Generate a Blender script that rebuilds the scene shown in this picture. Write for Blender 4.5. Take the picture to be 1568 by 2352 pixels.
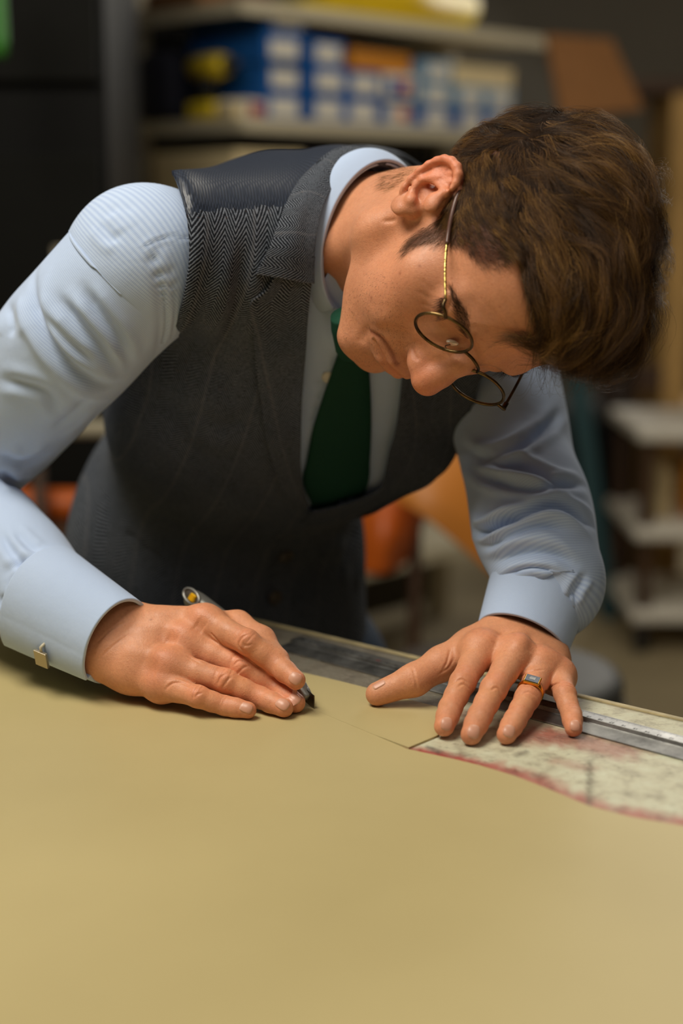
import bpy, bmesh, math, random
import numpy as np
from mathutils import Vector, Matrix
from mathutils.bvhtree import BVHTree

for _o in list(bpy.data.objects):
    bpy.data.objects.remove(_o)
scene = bpy.context.scene
COL = scene.collection

# ------------------------------------------------------------------ camera
TABLE_Z = 0.90
CAM_H = 0.372                       # lens height above the table top
PITCH = math.radians(11.0)
FPX = 3593.0                        # 55 mm on a 36 mm tall sensor, in pixels of 1568x2352
CP, SP = math.cos(PITCH), math.sin(PITCH)
CAM = np.array([0.0, 0.0, TABLE_Z + CAM_H])
cam_d = bpy.data.cameras.new('camera')
cam_d.sensor_fit = 'VERTICAL'
cam_d.sensor_height = 36.0
cam_d.sensor_width = 24.0
cam_d.lens = 55.0
cam_d.clip_start = 0.05
cam_d.dof.use_dof = True
cam_d.dof.focus_distance = 1.17
cam_d.dof.aperture_fstop = 2.5
cam = bpy.data.objects.new('camera', cam_d)
COL.objects.link(cam)
cam.location = CAM
cam.rotation_euler = (math.pi / 2 - PITCH, 0, 0)
scene.camera = cam

# ------------------------------------------------------------------ world, light, exposure
world = bpy.data.worlds.new('world')
scene.world = world
world.use_nodes = True
_bg = world.node_tree.nodes['Background']
_bg.inputs[0].default_value = (1.0, 0.95, 0.86, 1)
_bg.inputs[1].default_value = 0.055

def area(name, loc, target, sx, sy, power, color):
    d = bpy.data.lights.new(name, 'AREA')
    d.shape = 'RECTANGLE'
    d.size, d.size_y = sx, sy
    d.energy = power
    d.color = color
    o = bpy.data.objects.new(name, d)
    COL.objects.link(o)
    o.location = loc
    o.rotation_euler = (Vector(target) - Vector(loc)).to_track_quat('-Z', 'Y').to_euler()
    return o

area('ceiling_lamp_main', (-0.75, 0.75, 2.75), (0.0, 1.1, 0.9), 1.3, 0.7, 42, (1.0, 0.93, 0.80))
area('ceiling_lamp_rear', (0.9, 3.0, 2.85), (0.7, 3.2, 0.0), 1.4, 0.5, 17, (1.0, 0.92, 0.78))
area('ceiling_lamp_front', (0.5, -0.6, 2.75), (0.1, 0.9, 0.9), 1.4, 0.6, 5, (1.0, 0.93, 0.80))
area('added_side_light', (1.75, 6.2, 2.3), (0.2, 1.2, 0.9), 1.5, 1.1, 38, (1.0, 0.95, 0.86))  # unseen area light added to brighten the ruler and rim the sleeve
scene.view_settings.view_transform = 'Standard'
scene.view_settings.look = 'None'
scene.view_settings.gamma = 1.0
scene.view_settings.use_curve_mapping = False
scene.view_settings.exposure = 0.0
# ------------------------------------------------------------------ coordinates
# working space for the figure: x right, y up, z towards the lens, metres
EX = np.array([1.0, 0, 0]); EY = np.array([0, SP, CP]); EZ = np.array([0, -CP, SP])
BASIS = np.stack([EX, EY, EZ])
def toW(V): return CAM + np.asarray(V, float) @ BASIS
def toC(Wp): return (np.asarray(Wp, float) - CAM) @ BASIS.T
def ray(px, py): return np.array([(px - 784.0) / FPX, (1176.0 - py) / FPX, -1.0])
def at(px, py, t): return ray(px, py) * t
def on_height(px, py, h=0.0):
    r = ray(px, py); return r * ((CAM_H - h) / (SP - r[1] * CP))
def on_floor(px, py): return toW(on_height(px, py, -TABLE_Z))
def proj(V):
    V = np.asarray(V); t = -V[:, 2]
    return np.stack([784 + FPX * V[:, 0] / t, 1176 - FPX * V[:, 1] / t], 1)
def unit(v):
    v = np.asarray(v, float); return v / np.linalg.norm(v)
def back(P, px, py, L, far=True):
    r = ray(px, py); a = r @ r; b = -2 * r @ P; c = P @ P - L * L; d = b * b - 4 * a * c
    t = -b / 2 / a if d < 0 else (-b + (1 if far else -1) * d ** .5) / 2 / a
    return r * t

# ------------------------------------------------------------------ signed distance modelling
def smin(a, b, k):
    h = np.maximum(k - np.abs(a - b), 0) / k
    return np.minimum(a, b) - h * h * k * 0.25
def smax(a, b, k): return -smin(-a, -b, k)

class Grid:
    def __init__(s, lo, hi, h):
        s.lo = np.array(lo, np.float32); s.h = np.float32(h)
        s.n = np.ceil((np.array(hi) - np.array(lo)) / h).astype(int) + 1
        s.D = np.full(s.n, 1000 * h, np.float32)
    def sl(s, lo, hi):
        a = np.clip(np.floor((np.array(lo) - s.lo) / s.h).astype(int), 0, s.n)
        b = np.clip(np.ceil((np.array(hi) - s.lo) / s.h).astype(int) + 1, 0, s.n)
        S = tuple(slice(x, y) for x, y in zip(a, b))
        ax = [s.lo[i] + s.h * np.arange(a[i], b[i], dtype=np.float32) for i in range(3)]
        return S, ax[0][:, None, None], ax[1][None, :, None], ax[2][None, None, :]
    def op(s, prim, k, mode='u'):
        fn, lo, hi = prim
        m = k + 3 * s.h
        S, x, y, z = s.sl(np.array(lo) - m, np.array(hi) + m)
        if 0 in s.D[S].shape: return
        d = fn(x, y, z)
        if mode == 'u': s.D[S] = smin(s.D[S], d, k)
        else: s.D[S] = smax(s.D[S], -d, k)
    def add(s, prim, k=0.002): s.op(prim, k, 'u')
    def sub(s, prim, k=0.002): s.op(prim, k, 's')
    def mesh(s, it=6):
        V, F = surfnets(s.D, s.lo, s.h)
        return taubin(V, F, it), F

def p_cone(a, b, ra, rb):
    a = np.array(a, np.float32); b = np.array(b, np.float32); ab = b - a; L2 = float(ab @ ab) + 1e-12
    r = max(ra, rb)
    def fn(x, y, z):
        t = np.clip(((x - a[0]) * ab[0] + (y - a[1]) * ab[1] + (z - a[2]) * ab[2]) / L2, 0, 1)
        dx = x - a[0] - t * ab[0]; dy = y - a[1] - t * ab[1]; dz = z - a[2] - t * ab[2]
        return np.sqrt(dx * dx + dy * dy + dz * dz) - (ra + (rb - ra) * t)
    return fn, np.minimum(a, b) - r, np.maximum(a, b) + r
def p_chain(pts, rad, k):
    pr = [p_cone(pts[i], pts[i + 1], rad[i], rad[i + 1]) for i in range(len(pts) - 1)]
    def fn(x, y, z):
        d = pr[0][0](x, y, z)
        for q in pr[1:]: d = smin(d, q[0](x, y, z), k)
        return d
    return fn, np.min([q[1] for q in pr], 0), np.max([q[2] for q in pr], 0)
def p_ell(c, r, axes=None):
    c = np.array(c, np.float32); r = np.array(r, np.float32)
    A = np.eye(3, dtype=np.float32) if axes is None else np.array(axes, np.float32)
    ext = np.sqrt(((A * r[:, None]) ** 2).sum(0))
    def fn(x, y, z):
        dx, dy, dz = x - c[0], y - c[1], z - c[2]
        q = [(A[i, 0] * dx + A[i, 1] * dy + A[i, 2] * dz) for i in range(3)]
        k0 = np.sqrt(sum((q[i] / r[i]) ** 2 for i in range(3)))
        k1 = np.sqrt(sum((q[i] / (r[i] * r[i])) ** 2 for i in range(3))) + 1e-9
        return k0 * (k0 - 1) / k1
    return fn, c - ext, c + ext
def mirror(prim):
    fn, lo, hi = prim
    lo2 = np.array([min(lo[0], -hi[0]), lo[1], lo[2]]); hi2 = np.array([max(hi[0], -lo[0]), hi[1], hi[2]])
    return (lambda x, y, z: fn(np.abs(x), y, z)), lo2, hi2

def surfnets(D, lo, h):
    s = D < 0
    n = np.array(D.shape); c = n - 1
    cnt = np.zeros(c, np.int8)
    for i in (0, 1):
        for j in (0, 1):
            for k in (0, 1):
                cnt += s[i:i + c[0], j:j + c[1], k:k + c[2]]
    act = (cnt > 0) & (cnt < 8)
    I = np.argwhere(act)
    idx = np.full(c, -1, np.int32); idx[act] = np.arange(len(I))
    acc = np.zeros((len(I), 3)); num = np.zeros(len(I))
    corners = [(i, j, k) for i in (0, 1) for j in (0, 1) for k in (0, 1)]
    for a in corners:
        for ax in range(3):
            if a[ax]: continue
            b = list(a); b[ax] = 1
            d0 = D[I[:, 0] + a[0], I[:, 1] + a[1], I[:, 2] + a[2]]
            d1 = D[I[:, 0] + b[0], I[:, 1] + b[1], I[:, 2] + b[2]]
            m = (d0 < 0) != (d1 < 0)
            t = np.where(m, d0 / np.where(m, d0 - d1, 1), 0)
            P = np.array(a, float)[None, :].repeat(len(I), 0); P[:, ax] = t
            acc[m] += P[m]; num[m] += 1
    V = (I + acc / num[:, None]) * h + lo
    quads = []
    for ax in range(3):
        o1, o2 = [(1, 2), (2, 0), (0, 1)][ax]
        sa = [slice(None)] * 3; sb = [slice(None)] * 3
        sa[ax] = slice(0, -1); sb[ax] = slice(1, None)
        ch = s[tuple(sa)] != s[tuple(sb)]
        E = np.argwhere(ch)
        E = E[(E[:, o1] > 0) & (E[:, o2] > 0) & (E[:, o1] < c[o1]) & (E[:, o2] < c[o2])]
        if not len(E): continue
        ins = s[E[:, 0], E[:, 1], E[:, 2]]
        def cell(d1, d2):
            q = E.copy(); q[:, o1] -= d1; q[:, o2] -= d2
            return idx[q[:, 0], q[:, 1], q[:, 2]]
        q = np.stack([cell(1, 1), cell(0, 1), cell(0, 0), cell(1, 0)], 1)
        q[~ins] = q[~ins][:, ::-1]
        quads.append(q)
    F = np.concatenate(quads)
    return V, F[(F >= 0).all(1)]

def edges_of(F):
    e = np.concatenate([F[:, [i, (i + 1) % F.shape[1]]] for i in range(F.shape[1])])
    e.sort(axis=1)
    return np.unique(e, axis=0)
def taubin(V, F, it, lam=0.5, mu=-0.53):
    e = edges_of(F); n = len(V)
    deg = np.bincount(e.ravel(), minlength=n).astype(float); deg[deg == 0] = 1
    V = V.copy()
    for i in range(it * 2):
        f = lam if i % 2 == 0 else mu
        A = np.stack([np.bincount(e[:, 0], V[e[:, 1], c], n) + np.bincount(e[:, 1], V[e[:, 0], c], n) for c in range(3)], 1)
        V += f * (A / deg[:, None] - V)
    return V
def smooth_scalar(w, F, it):
    e = edges_of(F); n = len(w); deg = np.bincount(e.ravel(), minlength=n) + 1.0
    for _ in range(it):
        w = (w + np.bincount(e[:, 0], w[e[:, 1]], n) + np.bincount(e[:, 1], w[e[:, 0]], n)) / deg
    return w
def normals(V, F):
    a = V[F[:, 2]] - V[F[:, 0]]; b = V[F[:, 3 if F.shape[1] == 4 else 1]] - V[F[:, 1 if F.shape[1] == 4 else 0]]
    fn = np.cross(a, b) if F.shape[1] == 4 else np.cross(b, a)
    N = np.zeros_like(V)
    for i in range(F.shape[1]):
        for c in range(3): N[:, c] += np.bincount(F[:, i], fn[:, c], len(V))
    return N / (np.linalg.norm(N, axis=1)[:, None] + 1e-12)
def bvh_of(V, F): return BVHTree.FromPolygons(V.tolist(), F.tolist())
def cast(bvh, px, py):
    r = unit(ray(px, py)); h = bvh.ray_cast(Vector((0, 0, 0)), Vector(r))
    if h[0] is None: return None, None
    return np.array(h[0]), np.array(h[1])
def resample(pts, n):
    pts = np.asarray(pts, float); 
    d = np.r_[0, np.cumsum(np.linalg.norm(np.diff(pts, axis=0), axis=1))]
    return np.stack([np.interp(np.linspace(0, d[-1], n), d, pts[:, c]) for c in range(pts.shape[1])], 1)
def spline(pts, n):
    """Catmull-Rom through the points, n samples evenly in chord length"""
    P = np.asarray(pts, float)
    if len(P) == 2: return resample(P, n)
    Q = np.vstack([2 * P[0] - P[1], P, 2 * P[-1] - P[-2]])
    out = []
    for i in range(1, len(Q) - 2):
        t = np.linspace(0, 1, 16, endpoint=(i == len(Q) - 3))[:, None]
        a, b, c, d = Q[i - 1], Q[i], Q[i + 1], Q[i + 2]
        out.append(0.5 * (2 * b + (c - a) * t + (2 * a - 5 * b + 4 * c - d) * t ** 2 + (3 * b - a - 3 * c + d) * t ** 3))
    return resample(np.vstack(out), n)
def spline_k(pts, n):
    """Catmull-Rom, n samples evenly in knot index (keeps attributes in step)"""
    P = np.asarray(pts, float)
    Q = np.vstack([2 * P[0] - P[1], P, 2 * P[-1] - P[-2]])
    u = np.linspace(0, len(P) - 1 - 1e-9, n); i = u.astype(int); t = (u - i)[:, None]
    a, b, c, d = Q[i], Q[i + 1], Q[i + 2], Q[i + 3]
    return 0.5 * (2 * b + (c - a) * t + (2 * a - 5 * b + 4 * c - d) * t ** 2 + (3 * b - a - 3 * c + d) * t ** 3)
def polydist(V, pts):
    best = np.full(len(V), 1e9); par = np.zeros(len(V)); n = len(pts) - 1
    for i in range(n):
        a, b = pts[i], pts[i + 1]; ab = b - a
        t = np.clip(((V - a) @ ab) / (ab @ ab + 1e-14), 0, 1)
        d = np.linalg.norm(V - a - t[:, None] * ab, axis=1)
        m = d < best; best[m] = d[m]; par[m] = (i + t[m]) / n
    return best, par
class Sculpt:
    """chisel strokes on a dense mesh: drawn as seen from the lens, laid on the surface, applied by 3-D distance"""
    def __init__(s, V, F):
        s.V, s.F = V, F; s.bvh = bvh_of(V, F); s.N = normals(V, F); s.disp = np.zeros(len(V))
        s.tint = np.ones((len(V), 3))
    def lay(s, pix, n=14):
        P = spline(np.array(pix, float), n) if len(pix) > 1 else np.array(pix, float)
        out = []
        for q in P:
            h, _ = cast(s.bvh, q[0], q[1])
            if h is not None: out.append(h)
        return np.array(out)
    def near(s, pts, w):
        lo, hi = pts.min(0) - w * 3, pts.max(0) + w * 3
        return np.where(((s.V > lo) & (s.V < hi)).all(1))[0]
    def stroke(s, pix, w, amp, taper=True, n=14, pts=None):
        pts = s.lay(pix, n) if pts is None else np.asarray(pts)
        if len(pts) < 1: return
        if len(pts) == 1: pts = np.vstack([pts, pts + 1e-6])
        I = s.near(pts, w); 
        if not len(I): return
        d, u = polydist(s.V[I], pts)
        g = np.exp(-(d / w) ** 2)
        if taper: g *= np.clip(np.minimum(u, 1 - u) * 4 + 0.15, 0, 1)
        s.disp[I] += amp * g
    def crease(s, pix, w, amp, taper=True, n=14):
        """a sharp valley with a soft shoulder on each side"""
        s.stroke(pix, w * 2.6, amp * 0.45, taper, n); s.stroke(pix, w, -amp * 1.45, taper, n)
    def paint(s, pix, w, rgb, amt=1.0, n=14, pts=None):
        pts = s.lay(pix, n) if pts is None else np.asarray(pts)
        if len(pts) < 1: return
        if len(pts) == 1: pts = np.vstack([pts, pts + 1e-6])
        I = s.near(pts, w)
        if not len(I): return
        d, u = polydist(s.V[I], pts)
        g = (amt * np.exp(-(d / w) ** 2))[:, None]
        s.tint[I] = s.tint[I] * (1 - g + g * np.array(rgb))
    def apply(s):
        s.V = s.V + s.N * s.disp[:, None]; s.disp[:] = 0; s.N = normals(s.V, s.F); return s.V

# ------------------------------------------------------------------ objects
def tag(o, label=None, cat=None, group=None, kind=None):
    if label: o['label'] = label
    if cat: o['category'] = cat
    if group: o['group'] = group
    if kind: o['kind'] = kind
    return o
def world_loc(o):
    v = Vector(o.location)
    while o.parent: o = o.parent; v = v + Vector(o.location)
    return v
def empty(name, loc):
    o = bpy.data.objects.new(name, None); COL.objects.link(o); o.location = loc; o.empty_display_size = 0.05; return o
def link(name, me, mats, parent, org):
    for m in (mats if isinstance(mats, (list, tuple)) else [mats]): me.materials.append(m)
    o = bpy.data.objects.new(name, me); COL.objects.link(o)
    loc = Vector(org)
    if parent is not None: o.parent = parent; loc = loc - world_loc(parent)
    o.location = loc
    return o
def build(name, V, F, mats, parent=None, cam_space=False, smooth=True, uv=None, tint=None, attrs=None, fmat=None):
    """one mesh object from vertex and face arrays, origin at the middle of its foot"""
    V = toW(V) if cam_space else np.asarray(V, float)
    org = np.array([(V[:, 0].min() + V[:, 0].max()) / 2, (V[:, 1].min() + V[:, 1].max()) / 2, V[:, 2].min()])
    me = bpy.data.meshes.new(name)
    F = F.tolist() if isinstance(F, np.ndarray) else F
    me.from_pydata((V - org).tolist(), [], F)
    if smooth: me.polygons.foreach_set('use_smooth', [True] * len(me.polygons))
    if fmat is not None: me.polygons.foreach_set('material_index', np.asarray(fmat, np.int32))
    if uv is not None:
        lay = me.uv_layers.new(name='uv'); li = np.empty(len(me.loops), np.int32); me.loops.foreach_get('vertex_index', li)
        lay.data.foreach_set('uv', np.asarray(uv, np.float32)[li].ravel())
    if tint is not None:
        a = me.color_attributes.new('tint', 'FLOAT_COLOR', 'POINT')
        a.data.foreach_set('color', np.c_[tint, np.ones(len(tint))].astype(np.float32).ravel())
    me.update()
    return link(name, me, mats, parent, org)
def solidify(o, th, offset=-1):
    m = o.modifiers.new('thickness', 'SOLIDIFY'); m.thickness = th; m.offset = offset; return o
def bevel(o, w, seg=2):
    m = o.modifiers.new('bevel', 'BEVEL'); m.width = w; m.segments = seg; m.limit_method = 'ANGLE'; return o
def gridF(n, m, wrap=False):
    i, j = np.meshgrid(np.arange(n - 1), np.arange(m if wrap else m - 1), indexing='ij')
    i = i.ravel(); j = j.ravel(); j2 = (j + 1) % m
    return np.stack([i * m + j, i * m + j2, (i + 1) * m + j2, (i + 1) * m + j], 1)
def tube(path, rad, seg=10, cap=True, up=None, flat=1.0):
    """round tube along a path; returns verts, faces"""
    P = np.asarray(path, float); n = len(P); rad = np.broadcast_to(np.asarray(rad, float), (n,))
    T = np.gradient(P, axis=0); T /= np.linalg.norm(T, axis=1)[:, None] + 1e-12
    u = np.array([0, 0, 1.0]) if up is None else np.asarray(up, float)
    if abs(unit(u) @ T[0]) > .95: u = np.array([1.0, 0, 0])
    V = []; a = np.arange(seg) * 2 * np.pi / seg
    for i in range(n):
        s = np.cross(T[i], u); s /= np.linalg.norm(s) + 1e-12; u = np.cross(s, T[i])
        V.append(P[i] + rad[i] * (np.cos(a)[:, None] * s + flat * np.sin(a)[:, None] * u))
    V = np.vstack(V); F = gridF(n, seg, True).tolist()
    if cap: F.append(list(range(seg))[::-1]); F.append(list(range((n - 1) * seg, n * seg)))
    return V, F
def join(parts):
    V = []; F = []; o = 0
    for v, f in parts:
        V.append(np.asarray(v, float)); F += [[i + o for i in q] for q in (f.tolist() if isinstance(f, np.ndarray) else f)]; o += len(v)
    return np.vstack(V), F
def box(x0, x1, y0, y1, z0, z1):
    V = np.array([(x, y, z) for z in (z0, z1) for y in (y0, y1) for x in (x0, x1)], float)
    return V, [[0, 2, 3, 1], [4, 5, 7, 6], [0, 1, 5, 4], [2, 6, 7, 3], [0, 4, 6, 2], [1, 3, 7, 5]]
def obox(c, ax, ay, az, sx, sy, sz):
    """box centred on c with axes ax, ay, az and full sizes"""
    V, F = box(-.5, .5, -.5, .5, -.5, .5)
    return np.asarray(c) + V[:, :1] * sx * np.asarray(ax) + V[:, 1:2] * sy * np.asarray(ay) + V[:, 2:] * sz * np.asarray(az), F
def lathe(c, prof, seg=32):
    """profile of (radius, z) turned about the vertical through c"""
    a = np.arange(seg) * 2 * np.pi / seg; V = []
    for r, z in prof: V.append(np.stack([c[0] + r * np.cos(a), c[1] + r * np.sin(a), np.full(seg, c[2] + z)], 1))
    F = gridF(len(prof), seg, True).tolist()
    F.append(list(range(seg))[::-1]); F.append(list(range((len(prof) - 1) * seg, len(prof) * seg)))
    return np.vstack(V), F
def prism(poly, z0, z1):
    """outline in x, y raised from z0 to z1"""
    n = len(poly); P = np.asarray(poly, float)
    V = np.vstack([np.c_[P, np.full(n, z0)], np.c_[P, np.full(n, z1)]])
    ar = np.sum(P[:, 0] * np.roll(P[:, 1], -1) - np.roll(P[:, 0], -1) * P[:, 1])
    F = [list(range(n))[::-1], list(range(n, 2 * n))] + [[i, (i + 1) % n, n + (i + 1) % n, n + i] for i in range(n)]
    if ar < 0: F = [q[::-1] for q in F]
    return V, F
def in_poly(P, poly):
    x, y = P[:, 0], P[:, 1]; c = np.zeros(len(P), bool); q = np.asarray(poly, float)
    for i in range(len(q)):
        x0, y0 = q[i]; x1, y1 = q[i - 1]
        m = (y0 > y) != (y1 > y)
        c ^= m & (x < (x1 - x0) * (y - y0) / ((y1 - y0) if y1 != y0 else 1e-9) + x0)
    return c
def keep_verts(V, F, keep, *arr):
    idx = np.cumsum(keep) - 1; G = F[keep[F].all(1)]
    return (V[keep], idx[G]) + tuple(a[keep] for a in arr)

# ------------------------------------------------------------------ materials
def srgb(r, g, b):
    f = lambda c: (c / 255 / 12.92) if c <= 10 else ((c / 255 + 0.055) / 1.055) ** 2.4
    return (f(r), f(g), f(b), 1)
class Mat:
    def __init__(s, name, rough=0.6, color=(.5, .5, .5, 1), metal=0.0, spec=0.5):
        s.m = bpy.data.materials.new(name); s.m.use_nodes = True; s.t = s.m.node_tree
        s.b = s.t.nodes['Principled BSDF']
        s.b.inputs['Base Color'].default_value = color; s.b.inputs['Roughness'].default_value = rough
        s.b.inputs['Metallic'].default_value = metal; s.b.inputs['Specular IOR Level'].default_value = spec
    def n(s, kind, **kw):
        nd = s.t.nodes.new('ShaderNode' + kind)
        for k, v in kw.items(): setattr(nd, k, v)
        return nd
    def l(s, a, b): s.t.links.new(a, b)
    def val(s, sock, v):
        if hasattr(v, 'is_linked') or isinstance(v, bpy.types.NodeSocket): s.l(v, sock)
        else: sock.default_value = v
    def math(s, op, a, b=0.0, c=0.0):
        nd = s.n('Math', operation=op)
        for i, v in enumerate((a, b, c)): s.val(nd.inputs[i], v)
        return nd.outputs[0]
    def coord(s, kind='Object', scale=(1, 1, 1), rot=(0, 0, 0)):
        tc = s.n('TexCoord'); mp = s.n('Mapping'); s.l(tc.outputs[kind], mp.inputs[0])
        mp.inputs['Scale'].default_value = scale; mp.inputs['Rotation'].default_value = rot
        return mp.outputs[0]
    def noise(s, vec, scale, detail=4, rough=.55, dist=0.0):
        nd = s.n('TexNoise'); s.l(vec, nd.inputs['Vector'])
        nd.inputs['Scale'].default_value = scale; nd.inputs['Detail'].default_value = detail
        nd.inputs['Roughness'].default_value = rough; nd.inputs['Distortion'].default_value = dist
        return nd.outputs[0]
    def ramp(s, fac, stops):
        nd = s.n('ValToRGB'); s.val(nd.inputs[0], fac); cr = nd.color_ramp
        while len(cr.elements) < len(stops): cr.elements.new(0.5)
        for e, (p, c) in zip(cr.elements, stops):
            e.position = p; e.color = c if len(c) == 4 else (*c, 1)
        return nd.outputs[0]
    def mix(s, fac, a, b, mode='MIX'):
        nd = s.n('Mix', data_type='RGBA', blend_type=mode)
        s.val(nd.inputs['Factor'], fac); s.val(nd.inputs['A'], a); s.val(nd.inputs['B'], b)
        return nd.outputs['Result']
    def base(s, v): s.val(s.b.inputs['Base Color'], v); return s
    def rough(s, v): s.val(s.b.inputs['Roughness'], v); return s
    def bump(s, height, strength=.3, dist=.001):
        nd = s.n('Bump'); nd.inputs['Strength'].default_value = strength; nd.inputs['Distance'].default_value = dist
        s.val(nd.inputs['Height'], height)
        for q in s.t.nodes:
            if q.type == 'BUMP' and q != nd and not q.outputs[0].links[0].to_node.type == 'BUMP':
                s.l(q.outputs[0], nd.inputs['Normal'])
        s.l(nd.outputs[0], s.b.inputs['Normal']); return s
def plain(name, rgb, rough=.6, metal=0.0, var=.10, scale=30, bump=.15, spec=.5):
    """paint, card, wood dust: a base colour with faint mottling and relief"""
    m = Mat(name, rough, srgb(*rgb), metal, spec); v = m.coord()
    f = m.noise(v, scale, 5)
    c = np.array(srgb(*rgb)[:3])
    m.base(m.ramp(f, [(.25, tuple(c * (1 - var))), (.75, tuple(np.minimum(c * (1 + var), 1)))]))
    m.bump(m.noise(v, scale * 4, 3), bump, .002)
    return m.m
# ------------------------------------------------------------------ the room
FLOORM = plain('floor_screed', (158, 143, 112), .55, var=.10, scale=6, bump=.1)
WALLM = plain('wall_paint', (112, 108, 98), .8, var=.06, scale=4)
v, f = box(-4.5, 4.5, -2.5, 7.0, -.05, 0); tag(build('floor', v, f, FLOORM, smooth=False), kind='structure')
v, f = box(-4.5, 4.5, 6.6, 6.7, 0, 3.2); tag(build('wall_back', v, f, WALLM, smooth=False), kind='structure')
v, f = box(-4.6, -4.5, -2.5, 6.7, 0, 3.2); tag(build('wall_left', v, f, WALLM, smooth=False), kind='structure')
v, f = box(4.5, 4.6, -2.5, 6.7, 0, 3.2); tag(build('wall_right', v, f, WALLM, smooth=False), kind='structure')

def wpt(px, py, t): return toW(at(px, py, t))
BLACK = plain('black_laquer', (6, 6, 5), .6, var=.2, spec=.2)
OLIVE = plain('dark_olive_panel', (14, 14, 10), .7, var=.15, spec=.2)
STEEL = plain('shelf_steel', (196, 186, 160), .5, var=.06)
# tall black cabinet on the left
cabx = wpt(262, 300, 3.0)[0]
cab = empty('cabinet', (cabx - .6, 3.25, 0)); tag(cab, 'tall black cabinet with dark olive doors at the left edge', 'cabinet')
v, f = box(cabx - 1.2, cabx, 3.0, 3.5, 0, 2.3); bevel(build('body', v, f, BLACK, cab, smooth=False), .006)
v, f = box(cabx - 1.19, cabx - .012, 2.975, 2.998, 1.50, 2.28); bevel(build('door', v, f, OLIVE, cab, smooth=False), .004)
v, f = box(cabx - 1.19, cabx - .012, 2.975, 2.998, .08, 1.37); d_ = bevel(build('door', v, f, OLIVE, cab, smooth=False), .004)
v, f = box(cabx - .10, cabx - .085, 2.955, 2.978, 1.0, 1.2); build('handle', v, f, STEEL, d_, smooth=False)
v, f = tube([wpt(-6, -160, 2.6), wpt(-2, 0, 2.6), wpt(3, 90, 2.6), wpt(0, 130, 2.6)], .012, 10)
tag(build('hose', v, f, plain('green_rubber', (58, 128, 44), .5)), 'thin green hose hanging down at the top left corner', 'hose')

# shelf unit, one corner towards the lens
SC = np.array([wpt(560, 300, 3.6)[0], wpt(560, 300, 3.6)[1]]); D1 = np.array([.70, .714]); D2 = np.array([-.714, .70])
def sp(a, b, z): p = SC + D1 * a + D2 * b; return np.array([p[0], p[1], z])
A1 = np.r_[D1, 0]; A2 = np.r_[D2, 0]; UP = np.array([0, 0, 1.0])
shelf = empty('shelf_unit', sp(.6, .2, 0)); tag(shelf, 'cream steel shelf unit behind the man, loaded with blue boxes', 'shelf unit')
SZ = [.35, .80, 1.215, 1.475, 1.735]; SW, SD = 1.16, .40
for z in SZ:
    v, f = obox(sp(SW / 2, SD / 2, z - .008), A1, A2, UP, SW, SD, .016); b_ = bevel(build('shelf_board', v, f, STEEL, shelf, smooth=False), .002)
    v, f = obox(sp(SW / 2, 0.0, z - .014), A1, A2, UP, SW, .012, .032); build('front_lip', v, f, STEEL, b_, smooth=False)
    v, f = obox(sp(-.003, SD / 2, z - .014), A1, A2, UP, .012, SD, .032); build('side_lip', v, f, STEEL, b_, smooth=False)
for a, b in ((0.0, SD), (SW, SD)):
    v, f = obox(sp(a, b, 1.05), A1, A2, UP, .065, .05, 2.1); bevel(build('post', v, f, STEEL, shelf, smooth=False), .003)
v, f = obox(sp(SW * .5, SD + .025, 1.05), A1, A2, UP, SW, .006, 2.0); build('back_panel', v, f, plain('back_panel', (70, 66, 58), .7), shelf, smooth=False)
v, f = tube([sp(-.03, SD, 1.62), sp(-.30, SD - .05, 1.0)], .030, 10); build('brace', v, f, STEEL, shelf)

BLUE = plain('blue_card', (22, 92, 168), .5, var=.12); PALEB = plain('pale_blue_card', (120, 158, 190), .55)
LABW = plain('white_label', (226, 220, 205), .6, var=.05); ORNG = plain('orange_print', (222, 120, 30), .6)
KRAFT = plain('kraft_card', (128, 84, 40), .8, var=.12); AMBER = plain('amber_card', (206, 132, 34), .7); YEL = plain('yellow_plastic', (226, 196, 36), .45); NAVY = plain('navy_fabric', (24, 26, 44), .8)
REDM = plain('red_plastic', (170, 40, 32), .5); CREAM = plain('cream_paper', (226, 206, 160), .8); BLKP = plain('black_plastic', (22, 22, 22), .5)
def carton(a, z, w, dep, h, body, lab, label, group, setback=.02, twist=0.0, orange=False, cat='box'):
    root = empty('cardboard_box', sp(a, setback + dep / 2, z)); tag(root, label, cat, group)
    ca, sa = math.cos(twist), math.sin(twist); B1 = A1 * ca + A2 * sa; B2 = A2 * ca - A1 * sa
    c = sp(a, setback + dep / 2, z + h / 2)
    v, f = obox(c, B1, B2, UP, w, dep, h * .98); bevel(build('body', v, f, body, root, smooth=False), .002)
    v, f = obox(c + UP * h * .33, B1, B2, UP, w + .003, dep + .003, h * .30); l_ = bevel(build('lid', v, f, body, root, smooth=False), .002)
    if lab is not None:
        v, f = obox(c - B2 * (dep / 2 + .0022) - UP * h * .02, B1, B2, UP, w * .72, .0012, h * .62); t_ = build('end_label', v, f, lab, root, smooth=False)
        if orange:
            v, f = obox(c - B2 * (dep / 2 + .0035) + B1 * w * .12, B1, B2, UP, w * .26, .0008, h * .42); build('label_print', v, f, ORNG, t_, smooth=False)
    return root
rs = np.random.RandomState(3)
zb = SZ[3]; BH = .066
G1 = 'blue cartons stacked on the middle shelf'
for col, (a, n) in enumerate([(.155, 4), (.290, 2), (.425, 2), (.56, 1)]):
    for k in range(n):
        carton(a + rs.uniform(-.008, .008), zb + BH * k, .122, .28, BH - .001, BLUE, LABW, 'small blue carton with white end label, %s of the %s column of boxes' % (['bottom', 'second', 'third', 'top'][k], ['leftmost', 'second', 'third', 'fourth'][col]), G1, .015 + rs.uniform(0, .02), rs.uniform(-.03, .03), orange=(col == 3))
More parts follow.
